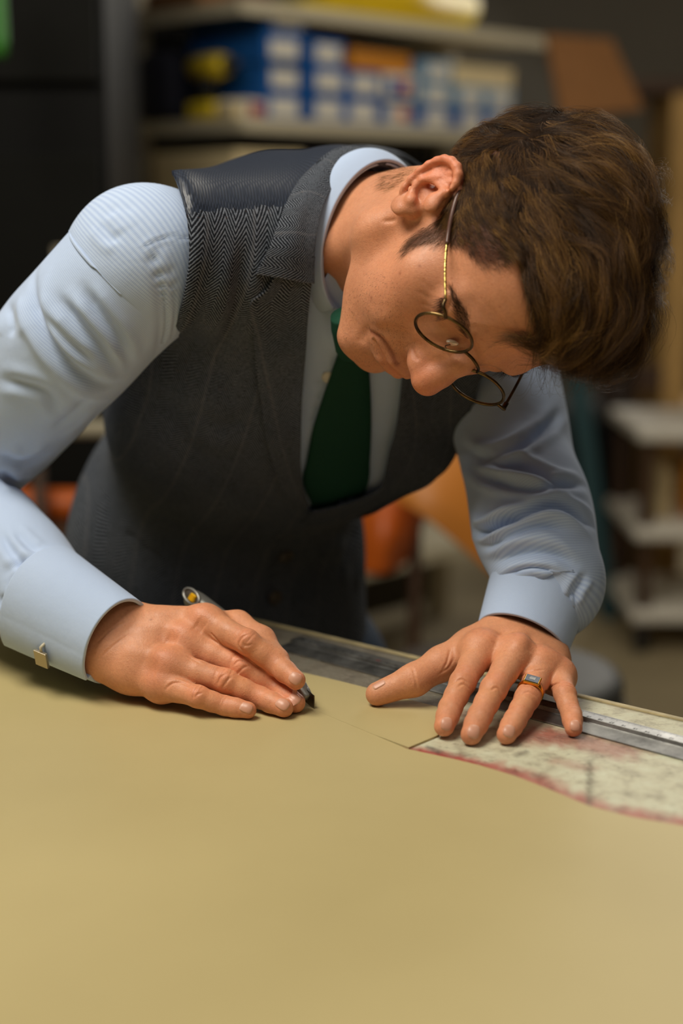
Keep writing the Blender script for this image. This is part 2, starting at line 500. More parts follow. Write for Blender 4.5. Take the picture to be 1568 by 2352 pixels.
carton(.285, zb + BH * 2, .118, .27, BH - .001, BLUE, LABW, 'blue carton with a white label on top of the second column of boxes', None, .02, .05)
carton(.56, zb + BH, .118, .27, BH - .001, LABW, BLUE, 'white carton with an orange mark among the blue boxes', None, .02, -.04, True)
carton(.485, zb + BH * 2, .24, .26, .05, AMBER, None, 'flat amber box lying across the top of the blue boxes', None, .03, .12)
for k, (a, n) in enumerate([(.695, 3), (.83, 2), (.955, 2)]):
    for j in range(n):
        carton(a, zb + .058 * j, .118, .27, .057, PALEB if j else BLUE, LABW, '%s blue carton at the far end of the middle shelf, %s of the %s stack' % ('pale' if j else 'deep', ['bottom', 'middle', 'top'][j], ['left', 'centre', 'right'][k]), 'pale blue cartons on the middle shelf', .02, rs.uniform(-.04, .04))
carton(.90, zb + .116, .25, .24, .055, CREAM, None, 'pale card tray resting on the right-hand blue cartons', None, .03)
# navy bag, yellow cordless drill, small bits
root = empty('tool_bag', sp(.0, .30, zb)); tag(root, 'dark navy tool bag at the left end of the middle shelf', 'bag')
v, f = obox(sp(.03, .31, zb + .085), A1, A2, UP, .09, .14, .17); bevel(build('body', v, f, NAVY, root), .03, 4)
v, f = tube([sp(.04, .25, zb + .16), sp(.04, .27, zb + .205), sp(.04, .34, zb + .205), sp(.04, .37, zb + .16)], .008, 8); build('handle', v, f, BLKP, root)
root = empty('cordless_drill', sp(.03, .16, zb)); tag(root, 'yellow and black cordless drill standing on the middle shelf', 'drill')
v, f = obox(sp(.03, .16, zb + .022), A1, A2, UP, .06, .09, .042); bevel(build('battery', v, f, YEL, root), .008, 3)
v, f = tube([sp(.03, .165, zb + .04), sp(.03, .15, zb + .10)], [.017, .020], 12, flat=1.3); build('grip', v, f, BLKP, root)
v, f = tube([sp(.03, .20, zb + .125), sp(.03, .12, zb + .125), sp(.03, .09, zb + .125)], [.028, .030, .022], 16); build('motor_housing', v, f, YEL, root)
v, f = tube([sp(.03, .09, zb + .125), sp(.03, .05, zb + .125)], [.018, .012], 14); build('chuck', v, f, BLKP, root)
carton(.05, zb, .07, .08, .045, LABW, REDM, 'small white packet with a red label at the front of the middle shelf', None, .02, .2)
carton(-.002, zb, .03, .06, .035, CREAM, None, 'tiny cream packet at the corner of the middle shelf', None, .015)
# top shelf
zt = SZ[4]
v, f = tube([sp(.33, .06, zt + .064), sp(.9, .09, zt + .064)], .040, 24); r_ = build('plastic_roll', v, f, YEL); tag(r_, 'long yellow roll lying on the top shelf', 'roll')
v, f = tube([sp(.9005, .09, zt + .064), sp(.903, .09, zt + .064)], .018, 16); build('dark_hole_disc', v, f, BLKP, r_)  # black disc coloured in for the dark of the roll's hollow end
carton(.50, zt, .62, .20, .022, YEL, None, 'flat yellow folder at the front edge of the top shelf', None, -.005)
carton(.20, zt, .16, .17, .09, plain('brown_card', (96, 50, 26), .7), None, 'brown box at the back of the top shelf', None, .205)
carton(.04, zt, .10, .2, .04, KRAFT, None, 'kraft box on the left of the top shelf', None, .14)
# lower shelf
zl = SZ[2]
carton(.10, zl, .22, .30, .19, CREAM, None, 'cream box on the lower shelf behind the waistcoat shoulder', None, .02)
carton(.30, zl, .16, .30, .17, AMBER, None, 'amber box on the lower shelf beside the cream one', None, .02)
carton(.55, zl, .26, .30, .15, KRAFT, None, 'kraft box in the middle of the lower shelf', None, .02)
carton(.88, zl, .26, .30, .17, BLKP, None, 'black box at the far end of the lower shelf', None, .02)
# leaning sheet of brown card
q = [wpt(1252, 82, 4.15), wpt(1402, 92, 4.25), wpt(1474, 252, 4.2), wpt(1288, 270, 4.1)]
q = [np.array(p) for p in q]; nn = unit(np.cross(q[1] - q[0], q[3] - q[0])); 
V = np.array([p + nn * o for o in (-.006, .006) for p in q]); 
F = [[0, 1, 2, 3], [7, 6, 5, 4], [0, 4, 5, 1], [1, 5, 6, 2], [2, 6, 7, 3], [3, 7, 4, 0]]
brd = build('card_sheet', V, F, KRAFT, smooth=False); tag(brd, 'sheet of dark brown card leaning at the right end of the shelf', 'card sheet')

# wooden rack at the right edge
WOOD = plain('pale_plywood', (190, 150, 88), .6, var=.14, scale=14); DWOOD = plain('dark_wood', (70, 46, 26), .6, var=.2, scale=14)
p0 = wpt(1546, 600, 4.9); rack = empty('wooden_rack', (p0[0] + .35, p0[1] + .2, 0)); tag(rack, 'pale plywood rack at the right edge of the picture', 'rack')
for dx in (0.0, .72):
    v, f = box(p0[0] - .02 + dx, p0[0] + .06 + dx, p0[1], p0[1] + .4, 0, 1.62); bevel(build('side_panel', v, f, WOOD, rack, smooth=False), .003)
zled = wpt(1500, 232, 4.9)[2]
v, f = box(p0[0] - .24, p0[0] + .80, p0[1] - .01, p0[1] + .4, 1.62, 1.66); build('top_board', v, f, DWOOD, rack, smooth=False)
for z in (.62, .98, 1.3):
    v, f = box(p0[0] + .06, p0[0] + .72, p0[1] + .02, p0[1] + .38, z, z + .022); build('shelf', v, f, WOOD, rack, smooth=False)
v, f = box(p0[0] - .10, p0[0] - .02, p0[1], p0[1] + .05, .70, .78); build('rail', v, f, DWOOD, rack, smooth=False)
# dark hides on a rail left of it
def sheet(name, pts, th, mat, label, cat, seed=0, amp=.01):
    """a hanging sheet: rows of (x, y, z) points lofted, with soft waves"""
    R_ = np.array([spline_k(np.array(r), 24) for r in pts]); G = np.array([spline_k(R_[:, i], 24) for i in range(24)])
    V = G.reshape(-1, 3); F = gridF(24, 24); N = normals(V, F); V = V + N * (fbm0(V, 2.2, seed) * amp)[:, None]
    o = build(name, V, F, mat); solidify(o, th, 0); return tag(o, label, cat)
def fbm0(V, f, seed):
    rs = np.random.RandomState(seed); out = np.zeros(len(V))
    for k in range(5):
        d = rs.randn(3); d /= np.linalg.norm(d); out += np.sin((V @ d) * f * (.7 + .35 * k) * 2 * np.pi + rs.rand() * 6.28) / (1 + .3 * k)
    return out / 3
DH = plain('dark_hide', (52, 34, 22), .6, var=.2, scale=10)
sheet('leather_hide', [[wpt(1375, y, 5.45), wpt(1440, y, 5.4), wpt(1515, y, 5.45)] for y in (620, 740, 850, 960)], .004, DH, 'dark brown hide hanging beside the plywood rack', 'leather hide', 2, .02)
# black bin behind the man's left arm
p1 = wpt(1402, 1150, 5.5)
root = empty('storage_box', (p1[0], p1[1], 0)); tag(root, 'black upright box standing on the floor behind the left arm', 'box')
v, f = box(p1[0] - .20, p1[0] + .17, p1[1] - .05, p1[1] + .3, .02, .60); bevel(build('body', v, f, BLKP, root), .012, 3)
v, f = box(p1[0] - .17, p1[0] + .14, p1[1] - .058, p1[1] - .049, .06, .55); build('front_panel', v, f, BLACK, root, smooth=False)
for sx in (-.15, .12):
    v, f = box(p1[0] + sx - .02, p1[0] + sx + .02, p1[1] - .02, p1[1] + .02, 0, .02); build('foot', v, f, BLACK, root, smooth=False)
# teal strap leaning
TEAL = plain('teal_paint', (50, 84, 92), .5)
a_, b_ = wpt(1322, 840, 4.6), on_floor(1398, 1420); dd = unit(b_ - a_); sd = unit(np.cross(dd, [0, 1, 0]))
a_ = b_ - dd * (np.linalg.norm(b_ - a_) + .3)
V, F = obox((a_ + b_) / 2, sd, unit(np.cross(sd, dd)), dd, .055, .02, np.linalg.norm(a_ - b_)); tag(bevel(build('teal_plank', V, F, TEAL, smooth=False), .003), 'narrow teal plank leaning behind the left arm', 'plank')
# low white trolley on the right
tx = wpt(1466, 1000, 4.4)[0]; ty = wpt(1466, 1000, 4.4)[1]
WHT = plain('white_laminate', (226, 220, 206), .45, var=.04)
tro = empty('trolley', (tx + .4, ty + .25, 0)); tag(tro, 'low trolley with three white shelves at the right edge', 'trolley')
for py, n_ in ((1000, 'top_shelf'), (1238, 'shelf'), (1440, 'shelf')):
    z = wpt(1500, py, 4.4)[2]
    v, f = box(tx, tx + .8, ty, ty + .5, z - .02, z + .018); bevel(build(n_, v, f, WHT, tro, smooth=False), .012, 3)
ztop = wpt(1500, 1000, 4.4)[2]
for dx, dy in ((.02, .03), (.74, .03), (.02, .45), (.74, .45)):
    v, f = box(tx + dx, tx + dx + .035, ty + dy, ty + dy + .03, .075, ztop - .01); build('leg', v, f, DWOOD, tro, smooth=False)
    v, f = tube([(tx + dx + .0, ty + dy + .015, .0375), (tx + dx + .03, ty + dy + .015, .0375)], .0375, 16); build('caster', v, f, BLKP, tro)
zs = wpt(1500, 1238, 4.4)[2] + .018
for k, (dx, h_, m_) in enumerate([(.10, .16, CREAM), (.22, .20, AMBER), (.34, .14, KRAFT), (.46, .18, DWOOD)]):
    v, f = lathe((tx + dx, ty + .2, zs), [(.045, 0), (.047, .01), (.046, h_ * .8), (.03, h_ * .9), (.03, h_)], 20)
    tag(build('tin', v, f, m_), ['cream', 'amber', 'brown', 'dark brown'][k] + ' tin on the middle shelf of the trolley', 'tin')
# hides behind the man
TAN = plain('tan_leather', (206, 128, 48), .5, var=.08, scale=5); RUST = plain('rust_leather', (196, 92, 20), .5, var=.1, scale=5)
sheet('leather_hide', [[wpt(880, 985, 2.75), wpt(1010, 985, 2.72), wpt(1150, 985, 2.75)], [wpt(885, 1060, 2.72), wpt(1010, 1080, 2.68), wpt(1150, 1100, 2.72)],
                       [wpt(890, 1110, 2.70), wpt(1000, 1150, 2.66), wpt(1145, 1220, 2.70)], [wpt(895, 1140, 2.70), wpt(985, 1195, 2.66), wpt(1140, 1330, 2.70)]], .004, TAN, 'large tan hide draped over the rail beside the left sleeve', 'leather hide', 5, .006)
sheet('leather_hide', [[wpt(800, 1000, 2.85), wpt(890, 1000, 2.82), wpt(1000, 1000, 2.85)], [wpt(800, 1120, 2.83), wpt(890, 1120, 2.78), wpt(990, 1130, 2.84)],
                       [wpt(800, 1230, 2.80), wpt(890, 1225, 2.74), wpt(965, 1225, 2.84)], [wpt(800, 1310, 2.80), wpt(880, 1318, 2.76), wpt(935, 1290, 2.84)]], .004, RUST, 'rust orange hide hanging just beside the waistcoat', 'leather hide', 6, .006)
zr = wpt(900, 985, 2.8)[2]
rail = empty('hide_rail', (wpt(600, 1000, 2.8)[0], wpt(600, 1000, 2.8)[1], 0)); tag(rail, 'steel rail carrying the leather hides behind the man', 'rail')
xa, xb, yy = wpt(20, 985, 2.8)[0], wpt(1135, 985, 2.8)[0], wpt(600, 985, 2.8)[1]
v, f = tube([(xa, yy, zr), (xb, yy, zr)], .015, 12); build('bar', v, f, STEEL, rail)
for x in (xa + .05, xb - .14):
    v, f = tube([(x, yy, zr), (x, yy, .02)], .012, 10); build('upright', v, f, DWOOD, rail)
    v, f = tube([(x, yy - .22, .02), (x, yy + .22, .02)], .018, 10); build('foot', v, f, STEEL, rail)
c0, c1 = wpt(30, 1155, 2.9), wpt(190, 1160, 2.9)
v, f = tube(resample([c0, c1], 8), .030, 20); r_ = build('leather_roll', v, f, RUST); tag(r_, 'rolled orange hide showing between sleeve and waistcoat', 'leather roll')
b0 = (c0 + c1) / 2; 
bn = empty('side_bench', (b0[0], b0[1], 0)); tag(bn, 'dark bench carrying the rolled hide', 'bench')
v, f = box(b0[0] - .25, b0[0] + .25, b0[1] - .12, b0[1] + .05, c0[2] - .065, c0[2] - .031); build('bench_top', v, f, DWOOD, bn, smooth=False)
for sx, sy in ((-.22, -.09), (.22, -.09), (-.22, .03), (.22, .03)):
    v, f = box(b0[0] + sx - .02, b0[0] + sx + .02, b0[1] + sy - .02, b0[1] + sy + .02, 0, c0[2] - .065); build('leg', v, f, DWOOD, bn, smooth=False)
# stool
sc_ = wpt(1145, 1540, 2.25); sx_, sy_, sz_ = sc_
st = empty('stool', (sx_, sy_, 0)); tag(st, 'round dark grey stool behind the ring hand', 'stool')
VIN = plain('grey_vinyl', (56, 56, 53), .55, var=.08); 
v, f = lathe((sx_, sy_, sz_), [(.155, -.075), (.172, -.070), (.178, -.055), (.178, -.012), (.172, -.002), (.150, .004), (.08, .006), (.001, .006)], 48); build('seat', v, f, VIN, st)
v, f = lathe((sx_, sy_, sz_), [(.1785, -.052), (.1815, -.050), (.1815, -.040), (.1785, -.038)], 48); build('piping', v, f, BLKP, st)
v, f = tube([(sx_, sy_, sz_ - .075), (sx_, sy_, .10)], .025, 14); build('column', v, f, STEEL, st)
for k in range(5):
    a_ = k * 2 * math.pi / 5
    v, f = tube([(sx_, sy_, .10), (sx_ + .22 * math.cos(a_), sy_ + .22 * math.sin(a_), .06)], [.02, .014], 10); l_ = build('leg', v, f, BLKP, st)
    v, f = tube([(sx_ + .22 * math.cos(a_) - .012, sy_ + .22 * math.sin(a_), .03), (sx_ + .22 * math.cos(a_) + .012, sy_ + .22 * math.sin(a_), .03)], .03, 14); build('caster', v, f, BLKP, l_)
# ------------------------------------------------------------------ worktable, cutting mat, leather, ruler
P2 = lambda x, y, h=0.0: toW(on_height(x, y, h))[:2]
E0, E1 = P2(530, 1408), P2(1568, 1648); ED = (E1 - E0) / np.linalg.norm(E1 - E0); EN = np.array([ED[1], -ED[0]])
if EN[1] > 0: EN = -EN
def tp(s, w): return E0 + ED * s + EN * w
ZL = TABLE_Z; ZM = ZL - .0016; ZT = ZM - .004
TW = plain('table_wood', (120, 96, 66), .5, var=.2, scale=12); TRIM = plain('edge_trim', (176, 160, 118), .6, var=.3, scale=60)
ctr = tp(-.1, .7)
tab = empty('worktable', (ctr[0], ctr[1], 0)); tag(tab, 'large worktable filling the foreground, covered by leather', 'table')
v, f = prism([tp(-1.25, .004), tp(1.1, .004), tp(1.1, 1.45), tp(-1.25, 1.45)], ZT - .045, ZT); build('table_top', v, f, TW, tab, smooth=False)
v, f = prism([tp(-1.25, -.002), tp(1.1, -.002), tp(1.1, .004), tp(-1.25, .004)], ZT - .047, ZM + .0012); bevel(build('edge_trim', v, f, TRIM, tab, smooth=False), .001)
for s_, w_ in ((-1.15, .1), (1.0, .1), (-1.15, 1.35), (1.0, 1.35)):
    a_ = tp(s_, w_); v, f = box(a_[0] - .035, a_[0] + .035, a_[1] - .035, a_[1] + .035, 0, ZT - .045); bevel(build('leg', v, f, TW, tab, smooth=False), .004)
# mat
ns, nw = 300, 110; S0, S1, W0, W1 = -.62, .62, .004, .46
V = []
for i in range(ns):
    for j in range(nw):
        p = tp(S0 + (S1 - S0) * i / (ns - 1), W0 + (W1 - W0) * j / (nw - 1)); V.append((p[0], p[1], ZM))
V = np.array(V); F = gridF(ns, nw)
if normals(V, F)[:, 2].mean() < 0: F = F[:, ::-1]
tn = np.ones((len(V), 3)); S_ = np.repeat(S0 + (S1 - S0) * np.arange(ns) / (ns - 1), nw)
k = np.clip((.345 - S_) / .06, 0, 1)[:, None]; tn = tn * (1 - k + k * np.array([.30, .27, .28]))                 # the left part is dark and scuffed
def stain(pl, w, rgb, amt, wob=.35):
    global tn
    Q = np.array([np.r_[P2(x, y), ZM] for x, y in pl]); d, _ = polydist(V, Q)
    n_ = fbm0(V, 40, int(w * 1e5)) * w * wob + fbm0(V, 110, 7) * w * wob * .7
    g_ = (amt * np.clip(1.4 - (d + n_) / w, 0, 1))[:, None]; tn = tn * (1 - g_) + g_ * np.array(rgb)
stain([(935, 1718), (1000, 1728), (1060, 1742), (1120, 1756), (1180, 1776)], .008, (.66, .08, .09), .95)
stain([(1180, 1778), (1260, 1812), (1350, 1850), (1460, 1876), (1620, 1905)], .016, (.74, .26, .27), .95)
stain([(1290, 1690), (1360, 1700), (1420, 1715)], .020, (.60, .22, .23), .75)
stain([(1210, 1690), (1250, 1680)], .016, (.58, .16, .14), .75)
stain([(1280, 1745), (1350, 1760)], .008, (.62, .26, .26), .5)
stain([(1120, 1760), (1150, 1745)], .005, (.7, .2, .2), .5)
stain([(985, 1712), (1005, 1722)], .0035, (.10, .08, .09), .8)
stain([(1355, 1745), (1352, 1850)], .0022, (.22, .20, .16), .7, .2)
stain([(1190, 1730), (1205, 1722)], .003, (.2, .18, .17), .6)
stain([(1420, 1610), (1480, 1625)], .010, (.62, .34, .30), .5)
stain([(1060, 1632), (1100, 1650)], .012, (.40, .12, .12), .5)
m = Mat('cutting_board', .55, spec=.4); at_ = m.n('Attribute', attribute_name='tint'); ob = m.coord('Object')
mp = m.coord('Object', (1, 1, 1), (0, 0, -math.atan2(ED[1], ED[0])))
mp2 = m.n('Mapping'); m.l(mp, mp2.inputs[0]); mp2.inputs['Scale'].default_value = (14, 90, 1)
scr = m.ramp(m.noise(mp2.outputs[0], 6, 6, .7, .6), [(.56, (0, 0, 0)), (.63, (1, 1, 1)), (.70, (0, 0, 0))])
mot = m.ramp(m.noise(ob, 55, 6, .65), [(.3, srgb(150, 142, 120)), (.5, srgb(196, 192, 164)), (.72, srgb(206, 208, 182))])
drk = m.ramp(m.noise(ob, 130, 5, .7), [(.30, (.62, .60, .58)), (.44, (1, 1, 1))])
c = m.mix(1, m.mix(1, mot, drk, 'MULTIPLY'), at_.outputs['Color'], 'MULTIPLY')
c = m.mix(m.math('MULTIPLY', scr, .30), c, srgb(200, 194, 180)); m.base(c)
m.bump(m.noise(mp2.outputs[0], 9, 6, .7), .35, .0015)
mat_o = build('cutting_mat', V, F, m.m, tint=tn); solidify(mat_o, .004); tag(mat_o, 'stained grey cutting mat with red paint marks under the ruler', 'cutting mat')

# leather sheet, slit along the cut
LEA = Mat('khaki_leather', .52, spec=.35); ob = LEA.coord('Object')
LEA.base(LEA.ramp(LEA.noise(ob, 5, 4), [(.3, srgb(180, 164, 116)), (.7, srgb(187, 171, 122))]))
vo = LEA.n('TexVoronoi'); LEA.l(ob, vo.inputs['Vector']); vo.inputs['Scale'].default_value = 900
LEA.bump(LEA.noise(ob, 500, 4), .06, .0006); LEA.bump(LEA.noise(ob, 9, 2), .05, .006); LEA = LEA.m
edge = [(1700, 1918), (1568, 1896), (1450, 1876), (1350, 1850), (1260, 1812), (1180, 1781), (1100, 1757), (1050, 1745), (990, 1732), (934, 1719.5), (860, 1688.0), (780, 1654.8), (723, 1630.5),
        (780, 1654.4), (860, 1687.5), (938, 1716.5), (975, 1701), (1006, 1688), (1012, 1660), (1003, 1623), (950, 1609), (860, 1584), (780, 1564), (690, 1543), (620, 1526), (500, 1496), (300, 1448), (-120, 1350)]
poly = [P2(*q) for q in edge]
poly += [tp(-1.10, .10), tp(-1.15, 1.35), tp(.95, 1.35), tp(.95, .46)]
v, f = prism(poly, ZM + .0001, ZL)
lea = build('leather_sheet', v, f, LEA, smooth=False); tag(lea, 'large khaki leather sheet spread over the table, partly cut', 'leather sheet')

# ruler
R0 = P2(634, 1487); R1 = P2(1568, 1743); RD = (R1 - R0) / np.linalg.norm(R1 - R0); RN = np.array([-RD[1], RD[0]])
if RN[1] < 0: RN = -RN
RL = .62; ZR = ZM + .0003
def rp(s, w, h): p = R0 + RD * s + RN * w; return np.array([p[0], p[1], ZR + h])
RM = Mat('ruler_steel', .33, srgb(150, 150, 148), metal=.92); ob = RM.coord('Object')
RM.base(RM.ramp(RM.noise(ob, 24, 5, .7), [(.3, srgb(96, 96, 96)), (.6, srgb(168, 168, 166)), (.8, srgb(190, 188, 182))]))
RM.rough(RM.ramp(RM.noise(ob, 40, 5, .7), [(.3, (.30,) * 3), (.7, (.5,) * 3)])); RM.bump(RM.noise(ob, 160, 4), .08, .001); RM = RM.m
prof = [(0, 0), (0, .0010), (.0145, .0030), (.0155, .0024), (.0170, .0024), (.0180, .0056), (.0305, .0056), (.0335, .0036), (.0335, 0)]
V = np.array([rp(s, w, h) for s in (0, RL) for w, h in prof]); n = len(prof)
F = [[i, i + 1, n + i + 1, n + i] for i in range(n - 1)] + [[n - 1, 0, n, 2 * n - 1], list(range(n))[::-1], list(range(n, 2 * n))]
ruler = build('ruler', V, F, RM, smooth=False); bevel(ruler, .0003, 2); tag(ruler, 'long steel ruler held down along the table edge', 'ruler')
RW = plain('worn_white', (214, 210, 198), .5, var=.25, scale=120)
INK = plain('black_ink', (16, 16, 16), .6); RINK = plain('red_ink', (170, 24, 22), .6)
zero = np.array([P2(868, 1529)[0], P2(868, 1529)[1]]); s40 = float((zero - R0) @ RD)
def digits(txt, s, w, h, size, mat):
    cu = bpy.data.curves.new('scale_number', 'FONT'); cu.body = txt; cu.size = size; cu.align_x = 'CENTER'; cu.align_y = 'CENTER'; cu.resolution_u = 2
    o = bpy.data.objects.new('scale_number', cu); COL.objects.link(o)
    dg = bpy.context.evaluated_depsgraph_get(); me = bpy.data.meshes.new_from_object(o.evaluated_get(dg)); bpy.data.objects.remove(o)
    co = np.array([q.co[:] for q in me.vertices]); bpy.data.curves.remove(cu)
    if not len(co): return
    V = np.array([rp(s - x, w - y, h) for x, y, _ in co])
    org = rp(s, w, h); me.vertices.foreach_set('co', (V - org).ravel()); me.update()
    link('scale_number', me, mat, ruler, org)
for cm in range(12, 51):
    s = s40 + (40 - cm) * .01
    if s < .004 or s > RL - .005: continue
    digits(str(cm), s, .0205, .00575, .0040, RINK if cm % 10 == 0 else INK)
tk = []
for mm in range(110, 504):
    s = s40 + (400 - mm) * .001
    if s < .003 or s > RL - .003: continue
    ln = .0042 if mm % 10 == 0 else (.0032 if mm % 5 == 0 else .0022)
    V = np.array([rp(s - .00010, .0301, .00575), rp(s + .00010, .0301, .00575), rp(s + .00010, .0301 - ln, .00575), rp(s - .00010, .0301 - ln, .00575)]); tk.append((V, [[0, 1, 2, 3]]))
V, F = join(tk); o = build('tick_marks', V, F, INK, ruler, smooth=False); o['kind'] = 'stuff'
v, f = lathe(rp(.010, .024, .0056), [(.0022, .0), (.0022, .0002), (.0005, .0002)], 20); build('hang_hole', v, f, BLKP, ruler)
# ------------------------------------------------------------------ the person: head
HR = np.array([-0.550, 0.419, 0.723]); HF = np.array([-0.207, -0.907, 0.368]); HU = np.array([0.809, 0.052, 0.585])
HR = unit(HR); HF = unit(HF - HR * (HF @ HR)); HU = np.cross(HR, HF)
HB = np.stack([HR, HF, HU]); HO = np.array([0.1037, 0.2011, -1.2])
def hl2c(P): return HO + (np.asarray(P, float) / 1000) @ HB          # head millimetres -> working space
def c2hl(C): return ((np.asarray(C, float) - HO) @ HB.T) * 1000
def head_at(px, py, xl):
    """head point under a pixel, on the sagittal plane xl (mm)"""
    r = ray(px, py); a = HR @ r; t = (xl / 1000 + HR @ HO) / a
    return c2hl(r * t)
def zoom1(zx, zy): return 680 + zx * .5663, 220 + zy * .5663
def ear_at(zx, zy, out=0.0):
    p = head_at(*zoom1(zx, zy), 80)
    for _ in range(3): p = head_at(*zoom1(zx, zy), 79 + 0.30 * max(0, -p[1]) + out)
    return p

def make_head():
    g = Grid((-108, -122, -175), (108, 132, 142), 1.35)
    A = lambda pr, k: g.add(mirror(pr), k)
    S = lambda pr, k: g.sub(mirror(pr), k)
    g.add(p_ell((0, -5, 48), (75, 92, 83)), 1)
    g.add(p_ell((0, 26, 50), (65, 72, 56)), 22)                     # forehead
    g.add(p_ell((0, 32, -8), (64, 58, 66)), 22)                     # mid face
    g.add(p_ell((0, 38, -52), (49, 48, 40)), 18)
    A(p_cone((50, 6, -58), (15, 72, -86), 15, 14), 16)              # jaw line
    A(p_cone((62, -2, -8), (51, 6, -58), 12, 15), 18)
    g.add(p_ell((0, 75, -84), (21, 15, 15)), 12)                    # chin
    g.add(p_ell((0, 76, -45), (33, 22, 30)), 14)                    # muzzle
    A(p_ell((43, 54, -8), (25, 20, 20)), 20)                        # cheekbone
    A(p_ell((34, 62, -34), (22, 19, 24)), 22)
    A(p_chain([(7, 92, 31), (28, 88, 33), (45, 74, 29)], [7, 7, 7], 8), 14)    # brow
    S(p_ell((33, 97, 14), (15, 12, 8)), 11)                         # socket
    A(p_ell((33, 73, 13), (17, 14.5, 13)), 8)                       # lids over the eyeball
    A(p_ell((19, 82, -8), (12, 11, 17)), 12)                        # side of the nose into the cheek
    # nose
    g.add(p_chain([(0, 92, 24), (0, 100, 8), (0, 108, -10), (0, 111, -20)], [7.5, 8.5, 9.5, 11], 6), 9)
    g.add(p_ell((0, 110, -21), (13, 12, 10)), 6)
    A(p_ell((10, 91, -9), (10, 11, 15)), 8)
    A(p_ell((12.5, 100, -24), (7.5, 11, 8)), 6)
    S(p_ell((7, 106, -34), (4, 6, 4)), 3)
    g.add(p_cone((0, 104, -31), (0, 99, -36), 4, 3.5), 4)
    # mouth
    A(p_chain([(0, 98, -47), (10, 97, -48.5), (25, 87, -54)], [3.6, 3.6, 2.2], 3), 7)
    A(p_chain([(0, 96, -59), (11, 94, -58.5), (24, 86, -55)], [4.2, 4.0, 2.2], 3), 7)
    S(p_chain([(0, 105, -53), (12, 101, -53.5), (28, 89, -55.5)], [1.6, 1.4, 1.2], 2), 3)
    S(p_ell((0, 101, -70), (15, 6, 4)), 8)                          # under the lip
    # neck
    g.add(p_chain([(0, -22, -25), (-4, -24, -70), (-19, -39, -123), (-34, -58, -185)], [53, 52, 53, 58], 20), 20)
    g.add(p_cone((44, -14, -40), (22, 0, -140), 13, 11), 18)        # neck muscle
    # ear
    def e4(x, y, o=0.0):
        q = (880 + x * .1403, 340 + y * .1403); p = head_at(*q, 80)
        for _ in range(3): p = head_at(*q, 79 + 0.26 * max(0, -p[1]) + o)
        return p
    Z = lambda pts, o=0.0: [e4(x, y, o) for x, y in pts]
    rimz = [(300, 720), (345, 640), (450, 510), (590, 375), (740, 270), (880, 205), (1000, 180), (1120, 220), (1205, 315), (1228, 430), (1190, 575), (1120, 670)]
    rim = Z(rimz, 3.0)
    hub = e4(880, 430, -2.5)
    for q in Z([(450, 560), (560, 470), (700, 350), (880, 270), (1020, 250), (1110, 300), (1150, 420), (1120, 560), (1050, 660)], -0.5): A(p_cone(hub, q, 3.0, 2.6), 3)
    for a, b in zip(Z([(500, 1000), (800, 930), (1050, 780)], -9), Z([(450, 800), (650, 640), (950, 480)], -6)):
        A(p_cone(a, b, 7, 5), 5)                                    # root of the ear on the head
    S(p_ell(e4(710, 700, 5.5), (8.5, 10, 11.5)), 3)                    # concha
    A(p_ell(e4(310, 900, 0), (3.8, 8.5, 10)), 4)                    # lobe
    A(p_cone(e4(300, 1020, -1), e4(480, 1010, -4), 4, 5), 5)
    A(p_chain(rim, [2.2, 2.3, 2.4, 2.5, 2.6, 2.8, 3.1, 3.4, 3.5, 3.3, 2.8, 2.2], 2), 1.6)
    A(p_chain(Z([(440, 840), (480, 720), (540, 610), (640, 520), (780, 480), (900, 480)], 1.6), [3.2, 2.8, 2.6, 2.6, 2.5, 2.2], 2), 2.5)    # antihelix
    A(p_chain(Z([(640, 520), (800, 530), (920, 610), (1010, 720)], 1.0), [2.4, 2.2, 2.2, 2.4], 2), 2.5)
    A(p_chain(Z([(1040, 740), (930, 790), (820, 830)], 0.0), [2.6, 2.6, 2.2], 2), 3)
    A(p_ell(e4(800, 900, 1.0), (4.5, 8, 7)), 5)                     # tragus
    A(p_ell(e4(450, 850, 2.0), (3.6, 4.5, 4.5)), 3)                 # antitragus
    V, F = g.mesh(7)
    return V, F
hV, hF = make_head()
hC = hl2c(hV)

# ------------------------------------------------------------------ hands
def chain_from(js, tip_h):
    """finger joints from pixel positions and bone lengths, tip resting tip_h above the table"""
    P = [on_height(js[0][0], js[0][1], tip_h)]
    for x, y, L in js[1:]: P.append(back(P[-1], x, y, L))
    return P[::-1]
RF = {'index': chain_from([(679, 1562), (635, 1526, .024), (567, 1474, .025), (471, 1428, .045)], .026),
      'middle': chain_from([(678, 1614), (635, 1583, .025), (555, 1533, .028), (425, 1473, .050)], .0080),
      'ring': chain_from([(652, 1626), (597, 1602, .024), (517, 1564, .027), (388, 1527, .046)], .0075),
      'pinky': chain_from([(569, 1631), (517, 1621, .018), (455, 1600, .021), (368, 1572, .037)], .0067)}
LF = {'index': chain_from([(1020, 1668), (1034, 1626, .023), (1062, 1568, .026), (1104, 1490, .046)], .0076),
      'middle': chain_from([(1082, 1687), (1102, 1644, .024), (1133, 1583, .029), (1183, 1500, .050)], .0062),
      'ring': chain_from([(1163, 1687), (1183, 1653, .024), (1210, 1604, .027), (1246, 1530, .046)], .0058),
      'pinky': chain_from([(1317, 1672), (1312, 1640, .018), (1297, 1594, .021), (1284, 1552, .037)], .0052)}
FR = {'index': [.0112, .0096, .0086, .0074], 'middle': [.0116, .0098, .0088, .0076], 'ring': [.0110, .0092, .0082, .0071], 'pinky': [.0098, .0082, .0073, .0064]}
